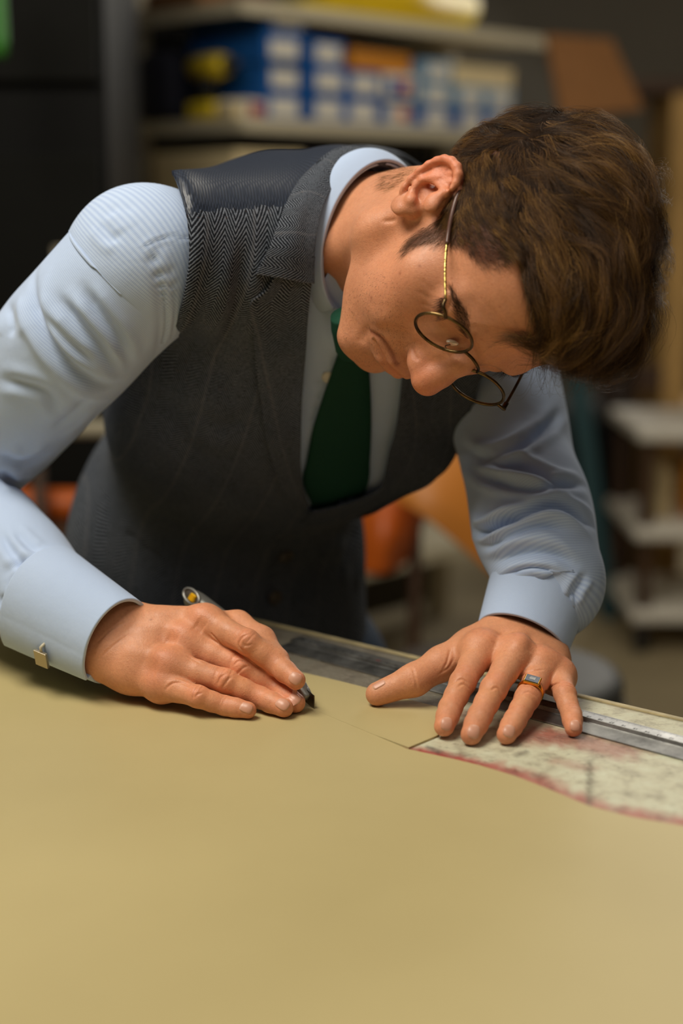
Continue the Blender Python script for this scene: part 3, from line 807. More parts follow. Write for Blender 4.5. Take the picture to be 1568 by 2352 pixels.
def make_hand(fing, wrist, wr, fore, forer, thumb, thumb_r, extra, h=.00092):
    allp = np.array([p for c in fing.values() for p in c] + [wrist, fore] + list(thumb))
    g = Grid(allp.min(0) - .026, allp.max(0) + .026, h)
    order = ['index', 'middle', 'ring', 'pinky']
    mcp = [fing[k][0] for k in order]
    up = unit(np.cross(mcp[3] - mcp[0], wrist - (mcp[1] + mcp[2]) / 2))
    if up[1] < 0: up = -up
    side = unit(mcp[3] - mcp[0])
    # wrist and palm
    g.add(p_cone(fore + side * .008, wrist + side * .010, forer * .85, wr * .78), .001)
    g.add(p_cone(fore - side * .008, wrist - side * .010, forer * .85, wr * .78), .012)
    for i, m in enumerate(mcp):
        s = wrist + side * (-.016 + .0107 * i)
        r = [.0125, .0130, .0122, .0108][i]
        g.add(p_cone(s - up * .003, m - up * .0035, .0175, r), .010)
    for i in range(3):
        g.add(p_cone(mcp[i] - up * .005, mcp[i + 1] - up * .005, .0105, .0100), .008)
        g.add(p_cone((mcp[i] + wrist) / 2 - up * .004, (mcp[i + 1] + wrist) / 2 - up * .004, .015, .015), .010)
    for pr, k in extra(up, side): g.add(pr, k)
    g.add(p_chain(thumb, thumb_r, .006), .010)
    for m in mcp: g.add(p_ell(m + up * .0032, (.0090, .0090, .0090)), .011)     # knuckles
    fu = np.full_like(g.D, 1.0)
    for n, k in enumerate(order):
        P = [np.array(q) for q in fing[k]]; r = FR[k]
        pts = [P[0], P[0] * .5 + P[1] * .5 - up * .0004, P[1], P[1] * .5 + P[2] * .5 - up * .0006, P[2], P[2] * .55 + P[3] * .45, P[3]]
        rr = [r[0], (r[0] + r[1]) / 2 * .965, r[1], (r[1] + r[2]) / 2 * .95, r[2] * .985, (r[2] + r[3]) / 2 * 1.02, r[3]]
        fn, lo, hi = p_chain(pts, rr, .003)
        S, x, y, z = g.sl(lo - .014, hi + .014)
        d = fn(x, y, z)
        fu[S] = smin(fu[S], d, .0016)
    g.D = smin(g.D, fu, .009)
    V, F = g.mesh(4)
    return V, F, up, side
rw = at(262, 1468, 1.214)
rfore = at(150, 1398, 1.250)
rthumb = [at(330, 1448, 1.235), at(430, 1442, 1.238), at(545, 1436, 1.222), at(600, 1470, 1.205), at(636, 1512, 1.190)]
rV, rF, rup, rside = make_hand(RF, rw, .029, rfore, .034, rthumb, [.017, .0150, .0108, .0100, .0080],
    lambda up, sd: [(p_ell(RF['pinky'][0] * .45 + rw * .55 + sd * .006 - up * .006, (.019, .018, .019)), .012)])
lw = at(1206, 1446, 1.245)
lfore = at(1240, 1350, 1.262)
lthumb = [at(1150, 1470, 1.225), at(1085, 1492, 1.215), at(1014, 1524, 1.203), at(950, 1562, 1.190), on_height(867, 1594, .0090)]
lV, lF, lup, lside = make_hand(LF, lw, .027, lfore, .030, lthumb, [.018, .0165, .0128, .0118, .0092],
    lambda up, sd: [(p_ell(LF['pinky'][0] * .5 + lw * .5 + sd * .004 - up * .008, (.018, .017, .018)), .012)])
# ------------------------------------------------------------------ sculpting the skin
hs = Sculpt(hC, hF)
L = c2hl(hC)
def blob(c, r, sym=True):
    q = L.copy()
    if sym: q[:, 0] = np.abs(q[:, 0])
    return np.exp(-(((q - np.array(c)) / np.array(r)) ** 2).sum(1))
def wash(s, w, rgb): s.tint *= 1 - w[:, None] + w[:, None] * np.array(rgb)
wash(hs, .8 * blob((88, -14, 14), (16, 30, 34)), (1.06, .74, .70))            # ears
wash(hs, .7 * blob((0, 112, -20), (17, 18, 16)), (1.05, .74, .70))            # nose
wash(hs, .5 * blob((42, 66, -14), (24, 26, 24)), (1.05, .84, .80))            # cheek
wash(hs, .35 * blob((0, 86, -70), (44, 40, 30)), (.86, .84, .86))             # shaved beard
wash(hs, .35 * blob((44, 40, -62), (30, 34, 24)), (.90, .88, .88))
wash(hs, .45 * blob((0, 98, -40), (26, 14, 8)), (.84, .82, .84))
wash(hs, .55 * blob((0, 98, -53), (24, 14, 6)), (.98, .72, .68))              # lips
wash(hs, .35 * blob((0, 90, 60), (60, 40, 26)), (1.03, .93, .90))             # forehead
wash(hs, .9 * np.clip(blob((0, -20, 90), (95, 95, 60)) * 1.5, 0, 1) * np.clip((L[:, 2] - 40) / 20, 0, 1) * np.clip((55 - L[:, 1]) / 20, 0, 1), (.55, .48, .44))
z1 = lambda *p: [zoom1(x, y) for x, y in p]
hs.stroke(z1((300, 955), (345, 985), (385, 1040), (408, 1090)), .0016, -.0016)          # mouth
hs.paint(z1((300, 955), (345, 985), (385, 1040), (408, 1090)), .0022, (.55, .42, .40))
hs.stroke(z1((300, 935), (270, 975), (262, 1010)), .004, -.0012)                         # beside the mouth
hs.stroke(z1((470, 985), (420, 960), (370, 945), (330, 940)), .0042, -.0016)             # nasolabial
hs.stroke(z1((400, 900), (360, 905), (310, 915)), .009, .0016)
hs.stroke(z1((470, 1010), (478, 1050), (500, 1075)), .0016, -.0012)                      # wing of the nose
hs.stroke(z1((640, 690), (700, 800), (780, 900)), .02, .0006)
for k, p in enumerate([((770, 830), (810, 900), (850, 990), (890, 1050)), ((700, 800), (760, 900), (800, 990)), ((830, 800), (880, 900), (930, 990))]):
    hs.stroke(z1(*p), .0022, -.00055)                                                    # forehead lines
hs.stroke(z1((600, 770), (630, 800), (620, 850), (600, 880)), .0022, -.0016)             # lid fold
hs.stroke(z1((590, 800), (600, 850), (590, 890)), .003, .0011)
hs.stroke(z1((600, 830), (585, 872), (570, 900)), .0014, -.0014)                         # lash line
hs.paint(z1((604, 822), (590, 868), (574, 900)), .0016, (.30, .22, .20))
for p in [((500, 740), (560, 800)), ((490, 790), (555, 830)), ((500, 840), (552, 858))]:
    hs.stroke(z1(*p), .0014, -.0004)                                                     # crow's feet
hs.stroke(z1((170, 640), (250, 560), (330, 520), (400, 505)), .009, .0014)               # jaw to ear
hs.stroke(z1((350, 510), (385, 507), (410, 500)), .0018, -.0012)
hs.stroke(z1((150, 860), (200, 780), (260, 700)), .012, .0008)
hC = hs.apply()
# fine pock marks and moles
rs = np.random.RandomState(4)
for p in [(305, 820), (610, 300), (420, 720), (500, 690), (350, 870)]:
    hs.paint([zoom1(*p)], .0011, (.62, .52, .50))
hs.paint([zoom1(300, 825)], .004, (.90, .88, .90))

def zoomr(x, y): return 180 + x / 2.613, 1300 + y / 2.613
def zooml(x, y): return 800 + x / 2.613, 1380 + y / 2.613
def hand_detail(V, F, fing, zf, strokes, soft, ups):
    s = Sculpt(V, F)
    for p, w, a in soft: s.stroke([zf(*q) for q in p], w, a)
    for p, a in strokes: s.crease([zf(*q) for q in p], .0009, a * 1.3)
    red = (1.04, .80, .74)
    for k, P in fing.items():
        P = [np.array(q) for q in P]
        up = ups
        s.paint(None, .011, red, .55, pts=[P[0] + up * .010]); s.paint(None, .009, red, .55, pts=[P[1] + up * .008])
        s.paint(None, .007, red, .35, pts=[P[2] + up * .007]); s.paint(None, .010, red, .6, pts=[P[3]])
        s.paint(None, .007, (1.04, 1.02, .86), .5, pts=[P[1] * .5 + P[2] * .5 + up * .008])
        # rings of fine skin folds over the middle joint
        d = unit(P[2] - P[0])
        for o in (-.0042, -.0022, 0.0, .0022, .0042):
            c = P[1] + d * o
            x = unit(np.cross(d, up)); r = np.linspace(-1.0, 1.0, 9)
            arc = [c + .0092 * (math.cos(q) * up + math.sin(q) * x) + d * .0012 * np.sign(o) * (1 - q * q) for q in r]
            s.stroke(None, .0009, -.00062 if o else -.0009, True, pts=np.array(arc))
        for o in (-.001, .0012):
            c = P[2] + d * o; x = unit(np.cross(d, up))
            arc = [c + .0080 * (math.cos(q) * up + math.sin(q) * x) for q in np.linspace(-.9, .9, 7)]
            s.stroke(None, .0009, -.0005, True, pts=np.array(arc))
    s.tint *= np.array([1.05, 1.07, 1.05]); s.apply(); return s
rsc = hand_detail(rV, rF, RF, zoomr,
    [(((1000, 520), (960, 480), (980, 430), (1030, 405)), .0006), (((1040, 470), (1000, 480), (985, 455)), .0005),
     (((930, 600), (960, 570), (1000, 575)), .0006), (((950, 650), (990, 610), (1030, 600)), .0006),
     (((830, 720), (850, 670), (890, 645)), .0006), (((860, 740), (890, 690), (925, 660)), .0005),
     (((690, 790), (715, 770), (745, 760)), .0005), (((520, 745), (560, 705), (620, 700), (680, 730)), .0009),
     (((645, 540), (690, 560), (740, 590)), .0006), (((790, 400), (830, 440), (870, 480)), .0008),
     (((1270, 720), (1300, 735), (1330, 720)), .0005), (((90, 480), (200, 380), (300, 330)), .0003), (((120, 560), (220, 470), (320, 400)), .0003)],
    [(((250, 500), (400, 520), (520, 540)), .006, .0010), (((300, 380), (480, 360), (640, 380)), .006, .0010), (((400, 300), (600, 250), (740, 250)), .006, .0008),
     (((520, 440), (580, 470)), .007, -.0012), (((400, 620), (470, 640)), .007, -.0010), (((700, 340), (760, 380)), .006, -.0012)], rup)
lsc = hand_detail(lV, lF, LF, zooml,
    [(((640, 490), (680, 470), (720, 500)), .0006), (((650, 520), (690, 500), (725, 530)), .0005), (((850, 540), (890, 520), (920, 560)), .0006),
     (((1040, 560), (1080, 545), (1130, 575)), .0005), (((1160, 565), (1220, 510), (1290, 485), (1330, 490)), .0010),
     (((1000, 500), (1040, 450), (1100, 420), (1170, 415)), .0008), (((385, 400), (400, 470), (415, 540)), .0007), (((370, 430), (390, 490)), .0005),
     (((560, 420), (590, 370), (610, 290)), .0006), (((540, 440), (600, 400), (635, 340)), .0005), (((780, 120), (900, 105), (1000, 120)), .0003)],
    [(((800, 260), (900, 180), (1000, 140)), .006, .0010), (((1010, 300), (1040, 220), (1080, 170)), .006, .0011), (((1170, 380), (1150, 280), (1130, 210)), .006, .0010),
     (((900, 300), (960, 230)), .007, -.0010), (((1100, 320), (1110, 260)), .006, -.0010), (((640, 310), (700, 240), (780, 180)), .008, .0008)], lup)
for zf, s, pts in ((zooml, lsc, [(140, 540), (300, 520)]), (zoomr, rsc, [(436, 325)])):
    if len(pts) == 1: s.paint([zf(*pts[0])], .0009, (.35, .25, .22))
rV, lV = rsc.V, lsc.V

# ------------------------------------------------------------------ joints of trunk and limbs (working space)
SHR = at(335, 590, 1.255); SHL = at(1125, 885, 1.42)
NECK = hl2c((-19, -39, -123))
WAIST = at(500, 1300, 1.62); 
ELR = at(-95, 1095, 1.375); ELL = at(1232, 1215, 1.292)
HIPW = toW(WAIST) + np.array([0.0, 0.05, -0.17])

def torso(g, o):
    """trunk as one blended volume; o swells it for each layer of cloth"""
    ax_s = unit(NECK - WAIST); ax_r = unit(np.array([-.921, .08, .382])); ax_f = np.cross(ax_s, ax_r)
    A = np.stack([ax_r, ax_f, ax_s])
    wf = unit(np.array([.48, -.20, .85])); wu = unit(EZW - wf * (EZW @ wf)); wr = np.cross(wf, wu)
    B = np.stack([wr, wf, wu])
    g.add(p_ell(WAIST, (.158 + o, .118 + o, .20 + o), B), .02)
    g.add(p_ell(toC(toW(WAIST) + np.array([-.005, .03, -.16])), (.172 + o, .128 + o, .16 + o), B), .06)
    g.add(p_ell(WAIST * .44 + NECK * .56 - ax_f * .010 + ax_r * .020, (.148 + o, .108 + o, .175 + o), A), .06)
    g.add(p_ell(SHL * .42 + NECK * .40 + WAIST * .18 - ax_f * .005, (.070 + o, .070 + o, .085 + o), A), .05)
    sr = SHR + unit(NECK - SHR) * .035; sl = SHL + unit(NECK - SHL) * .035
    mid = (SHR + SHL) / 2 * .55 + NECK * .45 - ax_f * .022
    g.add(p_chain([sr, mid, sl], [.054 + o, .070 + o, .052 + o], .03), .04)
    g.add(p_cone(at(800, 1075, 1.435), at(968, 1040, 1.415), .030 + o, .020 + o), .04)
    g.add(p_cone(at(445, 500, 1.29), at(610, 458, 1.33), .027 + o, .030 + o), .03)
    g.add(p_cone(NECK - ax_f * .014, sr - ax_f * .004, .044 + o, .050 + o), .03)
    g.add(p_cone(NECK - ax_f * .008, sl, .050 + o, .044 + o), .03)
    g.add(p_cone(NECK - ax_f * .055 + ax_r * .02, mid - ax_f * .040 + ax_r * .05, .030 + o, .046 + o), .05)    # upper back
EZW = toC(toW(np.zeros(3)) + np.array([0, 0, 1.0])) - toC(toW(np.zeros(3)))

# hidden core of the body joins head, hands and legs into one figure
FOOT_Z = 0.0
def leg_pts(sx):
    hip = HIPW + np.array([.085 * sx, .02 * sx, -.04]); knee = hip + np.array([.03 * sx, .02, -.36]); ank = np.array([knee[0] + .01 * sx, knee[1] + .05, .09])
    return hip, knee, ank
g = Grid(np.min([WAIST, ELR, ELL, SHL], 0) - .35, np.max([SHR, NECK, ELL, rfore], 0) + .12, .009)
torso(g, -.022)
g.add(p_chain([at(360, 620, 1.26), at(125, 825, 1.30), ELR, at(20, 1290, 1.305), rfore], [.030, .030, .029, .029, .029], .01), .012)
g.add(p_chain([at(1130, 870, 1.425), at(1188, 1060, 1.362), ELL, lfore], [.030, .030, .030, .029], .01), .012)
g.add(p_cone(NECK, hl2c((-4, -24, -70)), .058, .054), .03)
cV, cF = g.mesh(4)
legs = []
for sx in (-1, 1):
    h_, k_, a_ = leg_pts(sx)
    legs.append(tube(toC(resample([h_, k_, a_, a_ * [1, 1, 0] + [0, 0, .03]], 10)), np.linspace(.075, .042, 10), 12))
parts = [(hC, hF), (rV, rF), (lV, lF), (cV, cF)] + legs
bV, bF = join(parts)
tint = np.vstack([hs.tint, rsc.tint, lsc.tint, np.ones((len(bV) - len(hC) - len(rV) - len(lV), 3))])

def skin_mat():
    m = Mat('skin', .46, srgb(214, 150, 118), spec=.45)
    at_ = m.n('Attribute', attribute_name='tint'); v = m.coord('Object')
    big = m.ramp(m.noise(v, 34, 4), [(.3, (.90, .86, .86)), (.7, (1.06, 1.02, 1.0))])
    fine = m.ramp(m.noise(v, 420, 3), [(.3, (.93, .89, .88)), (.65, (1.03, 1.02, 1.02))])
    spots = m.ramp(m.noise(v, 210, 2), [(.66, (1, 1, 1)), (.74, (.86, .78, .74))])
    c = m.mix(1, srgb(212, 150, 113), at_.outputs['Color'], 'MULTIPLY')
    for q in (big, fine, spots): c = m.mix(1, c, q, 'MULTIPLY')
    m.base(c)
    m.b.inputs['Subsurface Weight'].default_value = .22
    m.b.inputs['Subsurface Radius'].default_value = (1.0, .35, .18)
    m.b.inputs['Subsurface Scale'].default_value = .004
    m.rough(m.ramp(m.noise(v, 160, 3), [(.3, (.42,) * 3), (.7, (.58,) * 3)]))
    vo = m.n('TexVoronoi'); m.l(v, vo.inputs['Vector']); vo.inputs['Scale'].default_value = 900
    m.bump(m.noise(v, 700, 4, .6), .30, .0006)
    m.bump(vo.outputs['Distance'], .22, .0004)
    return m.m
SKIN = skin_mat()
person = build('person', bV, bF, SKIN, cam_space=True, tint=tint)
tag(person, 'man in grey herringbone waistcoat and light blue shirt leaning over the table, cutting leather', 'person')

# fingernails
NAIL = Mat('nail', .36, srgb(226, 172, 148)); _v = NAIL.coord('UV')
_sx = NAIL.n('SeparateXYZ'); NAIL.l(_v, _sx.inputs[0])
NAIL.base(NAIL.ramp(_sx.outputs[0], [(0, srgb(222, 176, 152)), (.18, srgb(214, 158, 132)), (.84, srgb(206, 148, 122)), (.93, srgb(216, 178, 146))]))
NAIL = NAIL.m
def nail(s, c_px, tip_px, ln, wd):
    c, nrm = cast(s.bvh2, *c_px); t, _ = cast(s.bvh2, *tip_px)
    if c is None or t is None: return
    d = t - c; d = unit(d - nrm * (d @ nrm)); x = np.cross(nrm, d)
    n, m_ = 15, 13; V = []; UV = []
    for i in range(n):
        a = -1 + 2 * i / (n - 1)
        wa = wd * (1 - .30 * max(0, -a - .2) ** 2 * 1.5) * math.sqrt(max(0, 1 - max(0, a - .45) ** 2 * 2.6))
        for j in range(m_):
            b = -1 + 2 * j / (m_ - 1)
            p = c + d * a * ln / 2 * (1 - (.12 * b * b if a < 0 else .16 * b * b * a)) + x * b * wa / 2
            q = s.bvh2.find_nearest(Vector(p)); q_, n_ = np.array(q[0]), np.array(q[1])
            e = max(abs(b), abs(a)) ; off = .00055 if e < .8 else .00055 - .0011 * (e - .8) / .2
            V.append(q_ + n_ * off); UV.append(((a + 1) / 2, (b + 1) / 2))
    build('fingernail', np.array(V), gridF(n, m_), NAIL, person, cam_space=True, uv=UV)
rsc.bvh2 = bvh_of(rV, rF); lsc.bvh2 = bvh_of(lV, lF)
for c, t, ln, wd in [((1300, 672), (1336, 700), .0135, .0125), ((1298, 795), (1330, 828), .0125, .0110), ((1228, 828), (1270, 868), .0140, .0122), ((1012, 850), (1050, 872), .0120, .0104)]:
    nail(rsc, zoomr(*c), zoomr(*t), ln, wd)
for c, t, ln, wd in [((592, 735), (586, 775), .0140, .0116), ((752, 782), (738, 825), .0145, .0122), ((965, 778), (948, 822), .0140, .0116), ((1360, 745), (1362, 782), .0118, .0098)]:
    nail(lsc, zooml(*c), zooml(*t), ln, wd)
nail(lsc, zooml(182, 503), zooml(148, 522), .012, .0062)
# ------------------------------------------------------------------ cloth
def shirt_mat(name, base, dark):
    m = Mat(name, .82, srgb(*base), spec=.25); v = m.coord('UV')
    s = m.n('SeparateXYZ'); m.l(v, s.inputs[0])
    a = m.math('SINE', m.math('MULTIPLY', s.outputs[0], 2 * math.pi / .0011))
    b = m.math('SINE', m.math('MULTIPLY', s.outputs[1], 2 * math.pi / .0011))
    w = m.math('MULTIPLY_ADD', m.math('ADD', a, b), .25, .5)
    c = m.ramp(w, [(.2, srgb(*dark)), (.75, srgb(*base))])
    big = m.ramp(m.noise(m.coord('Object'), 9, 3), [(.3, (.95, .96, .97)), (.7, (1.02, 1.02, 1.02))])
    m.base(m.mix(1, c, big, 'MULTIPLY'))
    m.b.inputs['Sheen Weight'].default_value = .15
    m.bump(w, .12, .0003)
    m.bump(m.noise(m.coord('Object'), 60, 3), .25, .002)
    return m.m
SHIRT = shirt_mat('shirt_cotton', (198, 214, 238), (164, 184, 220))
def tweed():
    m = Mat('herringbone_tweed', .92, spec=.15); v = m.coord('UV')
    s = m.n('SeparateXYZ'); m.l(v, s.inputs[0])
    ob = m.coord('Object')
    wob = m.math('MULTIPLY', m.noise(ob, 500, 2), .0009)
    tri = m.math('PINGPONG', s.outputs[0], .0086)
    ph = m.math('ADD', m.math('ADD', s.outputs[1], m.math('MULTIPLY', tri, 1.1)), wob)
    line = m.math('SINE', m.math('MULTIPLY', ph, 2 * math.pi / .0027))
    line = m.math('MULTIPLY_ADD', line, .5, .5)
    fz = m.noise(ob, 900, 3)
    k = m.math('MULTIPLY', line, m.math('MULTIPLY_ADD', fz, 1.5, .15))
    c = m.ramp(k, [(.12, srgb(22, 25, 31)), (.45, srgb(50, 55, 64)), (.85, srgb(122, 128, 138))])
    st = m.math('PINGPONG', s.outputs[0], .0190)                      # faint stripes
    stm = m.math('LESS_THAN', st, .0011)
    c = m.mix(m.math('MULTIPLY', stm, .14), c, srgb(140, 138, 140))
    fl = m.ramp(m.noise(ob, 330, 2), [(.68, (0, 0, 0)), (.74, (1, 1, 1))])
    c = m.mix(m.math('MULTIPLY', fl, .30), c, srgb(110, 82, 66))
    big = m.ramp(m.noise(ob, 16, 3), [(.3, (.80, .82, .86)), (.7, (1.1, 1.08, 1.06))])
    m.base(m.mix(1, c, big, 'MULTIPLY'))
    m.bump(k, .5, .0006); m.bump(m.noise(ob, 1400, 3), .3, .0006)
    return m.m
TWEED = tweed()
def satin():
    m = Mat('navy_satin', .42, srgb(30, 36, 48), spec=.5); v = m.coord('UV'); s = m.n('SeparateXYZ'); m.l(v, s.inputs[0])
    a = m.math('SINE', m.math('MULTIPLY', s.outputs[0], 2 * math.pi / .0024)); b = m.math('SINE', m.math('MULTIPLY', s.outputs[1], 2 * math.pi / .0024))
    w = m.math('MULTIPLY', a, b)
    m.base(m.ramp(m.math('MULTIPLY_ADD', w, .5, .5), [(.3, srgb(26, 32, 44)), (.7, srgb(44, 52, 68))])); m.bump(w, .2, .0004)
    return m.m
SATIN = satin()
def knit(name, a_, b_):
    m = Mat(name, .7, srgb(*a_), spec=.3); v = m.coord('UV'); s = m.n('SeparateXYZ'); m.l(v, s.inputs[0])
    a = m.math('SINE', m.math('MULTIPLY', m.math('ADD', s.outputs[0], s.outputs[1]), 2 * math.pi / .0019))
    b = m.math('SINE', m.math('MULTIPLY', m.math('SUBTRACT', s.outputs[0], s.outputs[1]), 2 * math.pi / .0019))
    w = m.math('MULTIPLY_ADD', m.math('MULTIPLY', a, b), .5, .5)
    m.base(m.ramp(w, [(.2, srgb(*b_)), (.8, srgb(*a_))])); m.bump(w, .4, .0005)
    return m.m
TIE = knit('green_knit_silk', (14, 74, 52), (6, 46, 34))
DENIM = knit('denim', (62, 84, 112), (36, 52, 74))

def loft(st, n, seg, flat=1.0, noise_=0.0, up0=(0, 0, 1)):
    """sleeve around stations (px, py, t, radius)"""
    C = np.array([np.r_[at(a, b, t), r] for a, b, t, r in st])
    Q = spline_k(C, n); P, R = Q[:, :3], Q[:, 3]
    T = np.gradient(P, axis=0); T /= np.linalg.norm(T, axis=1)[:, None]
    u = np.array(up0, float); V = []; UV = []; a = np.arange(seg) * 2 * np.pi / seg; vl = 0
    for i in range(n):
        if i: vl += np.linalg.norm(P[i] - P[i - 1])
        s = unit(np.cross(T[i], u)); u = np.cross(s, T[i])
        V.append(P[i] + R[i] * (np.cos(a)[:, None] * s + flat * np.sin(a)[:, None] * u))
        UV.append(np.c_[a * .055, np.full(seg, vl)])
    return np.vstack(V), gridF(n, seg, True)[:, ::-1], np.vstack(UV)
def fbm(V, f, seed):
    rs = np.random.RandomState(seed); out = np.zeros(len(V))
    for k in range(7):
        d = rs.randn(3); d /= np.linalg.norm(d); out += np.sin((V @ d) * f * (.7 + .25 * k) * 2 * np.pi + rs.rand() * 6.28) / (1 + .3 * k)
    return out / 4
def z5(*p): return [(x * .5314, 350 + y * .5314) for x, y in p]
def z6(*p): return [(800 + x * .4898, 800 + y * .49) for x, y in p]
def folds(s, lst):
    for p, w, a in lst:
        a = a * 1.35
        q = np.array(p, float)
        s.stroke(p, w, -a)                                   # valley with a fuller roll on each side
        d = np.gradient(q, axis=0); nrm = np.stack([-d[:, 1], d[:, 0]], 1); nrm /= np.linalg.norm(nrm, axis=1)[:, None] + 1e-9
        off = w * 2.0 * 2900
        s.stroke((q + nrm * off).tolist(), w * 1.25, a * .62); s.stroke((q - nrm * off).tolist(), w * 1.25, a * .62)

# right sleeve (nearer the lens)
V, F, UV = loft([(540, 600, 1.325, .040), (448, 596, 1.300, .047), (345, 600, 1.262, .0622), (285, 655, 1.262, .0600), (225, 715, 1.268, .0590), (170, 775, 1.282, .0595), (110, 840, 1.305, .0580), (10, 945, 1.345, .0590),
                 (-90, 1060, 1.375, .0560), (-95, 1165, 1.365, .0520), (-25, 1245, 1.325, .0500), (45, 1315, 1.28, .0465), (105, 1365, 1.25, .0400), (150, 1395, 1.235, .037)], 330, 200)
V = V + normals(V, F) * (fbm(V, 9, 1) * .0016)[:, None]
s = Sculpt(V, F)
folds(s, [
    (z5((150, 520), (138, 610), (165, 720), (235, 850), (330, 950), (430, 1010), (520, 1000)), .0050, .0052),
    (z5((250, 620), (330, 720), (440, 850), (515, 950)), .0042, .0032),
    (z5((360, 580), (430, 690), (510, 800), (560, 920)), .0042, .0030),
    (z5((200, 700), (290, 810), (400, 900)), .0032, .0022),
    (z5((430, 300), (470, 360), (520, 380)), .0040, .0024),
    (z5((30, 640), (50, 740), (40, 800)), .0045, .0022),
    (z5((0, 985), (90, 1000), (200, 1040), (250, 1130)), .0045, .0024),
    (z5((380, 1060), (320, 1130), (230, 1200)), .0045, .0018),
    (z5((0, 1300), (60, 1345), (130, 1345), (230, 1300)), .0045, .0040),
    (z5((5, 1370), (40, 1415), (75, 1435)), .0040, .0035),
    (z5((640, 420), (678, 540), (698, 680), (690, 820), (660, 900)), .0036, .0010),
    
    (z5((0, 1640), (50, 1720), (110, 1800), (125, 1850)), .0036, .0020),
    (z5((20, 1820), (70, 1790), (130, 1770), (200, 1780)), .0032, .0012),
    (z5((60, 1640), (120, 1700), (170, 1730)), .0036, .0014),
    (z5((0, 1930), (50, 1960), (70, 2000)), .0036, .0028)])
s.crease(z5((430, 228), (540, 292), (618, 372), (676, 500), (712, 640), (718, 760), (688, 880)), .0011, .0022, False)   # armhole seam
s.crease(z5((505, 212), (580, 262), (640, 315), (690, 410), (735, 540), (755, 680), (742, 800)), .0010, .0014, False)
s.crease(z5((640, 398), (700, 372), (760, 362), (812, 372)), .0010, .0014, False)
V = s.apply()
sleeveR = build('shirt_sleeve', V, F, SHIRT, person, cam_space=True, uv=UV); solidify(sleeveR, .0012)
tag(sleeveR, 'sleeve of the cutting arm')
bv_sr = bvh_of(V, F)

# left sleeve
V, F, UV = loft([(1085, 800, 1.425, .062), (1130, 870, 1.415, .060), (1165, 960, 1.39, .0525), (1188, 1060, 1.36, .0495), (1214, 1150, 1.32, .0515), (1228, 1220, 1.29, .0505),
                 (1248, 1290, 1.268, .0450), (1262, 1345, 1.262, .0440), (1240, 1372, 1.258, .0395), (1225, 1395, 1.252, .036)], 280, 190)
V = V + normals(V, F) * (fbm(V, 9, 5) * .0014)[:, None]
s = Sculpt(V, F)
folds(s, [
    (z6((520, 445), (580, 492), (680, 508), (800, 460), (920, 380), (985, 300)), .0040, .0043),
    (z6((540, 520), (680, 552), (820, 562), (950, 618), (1060, 640)), .0040, .0043),
    (z6((560, 550), (660, 610), (780, 655), (900, 665), (1000, 645), (1110, 640)), .0038, .0045),
    (z6((600, 880), (720, 832), (850, 772), (960, 742), (1060, 772), (1150, 835)), .0038, .0064),
    (z6((570, 840), (650, 852), (780, 795)), .0036, .0045),
    (z6((610, 915), (680, 915), (780, 870), (900, 832), (1020, 850)), .0036, .0037),
    (z6((680, 1000), (800, 958), (950, 960), (1060, 1010)), .0042, .0040),
    (z6((1112, 1062), (1062, 1130), (1045, 1200)), .0032, .0027),
    (z6((660, 1150), (760, 1080), (850, 1048), (950, 1060)), .0030, .0035),
    (z6((700, 690), (820, 720), (960, 700), (1080, 700)), .0045, .0029)])
V = s.apply()
sleeveL = build('shirt_sleeve', V, F, SHIRT, person, cam_space=True, uv=UV); solidify(sleeveL, .0012)
tag(sleeveL, 'sleeve of the arm that holds the ruler down')

def cuff(c0, c1, r0, r1, label, gap_dir, seed):
    """folded double cuff: a stiff tube with a rolled edge, open seam under the wrist"""
    a = unit(c1 - c0); e = unit(gap_dir - a * (gap_dir @ a)); x = np.cross(a, e)
    n, seg = 46, 200; V = []; UV = []
    for i in range(n):
        u = i / (n - 1); c = c0 + (c1 - c0) * u; r = r0 + (r1 - r0) * u
        for j in range(seg):
            th = 2 * np.pi * j / (seg - 1)
            over = .0030 * (np.clip((th - 5.6) / .68, 0, 1))            # one leaf laps over the other
            w = 1 + .022 * math.sin(2 * th + seed) + .012 * math.sin(3 * th + u * 2 + seed)
            V.append(c + (r * w + over) * (math.cos(th) * e + math.sin(th) * x)); UV.append((th * r, u * np.linalg.norm(c1 - c0)))
    V = np.array(V); F = gridF(n, seg)
    N = normals(V, F)
    if ((V - (c0 + c1) / 2) * N).sum() < 0: F = F[:, ::-1]
    o = build('shirt_cuff', V, F, SHIRT, person, cam_space=True, uv=UV); solidify(o, .0032); bevel(o, .0011, 3); tag(o, label)
    return bvh_of(V, F)
cr0, cr1 = at(98, 1374, 1.252), at(270, 1474, 1.205)
bv_cr = cuff(cr0, cr1, .0450, .0350, 'pale blue double cuff with a cufflink', np.array([-.55, -.72, .30]), .4)
a_ = unit(np.array([-.36, -.78, .52])); E_ = at(1196, 1474, 1.235)
bv_cl = cuff(E_ - a_ * .046, E_, .0415, .0375, 'pale blue double cuff above the ring hand', np.array([.5, -.5, -.7]), 2.0)

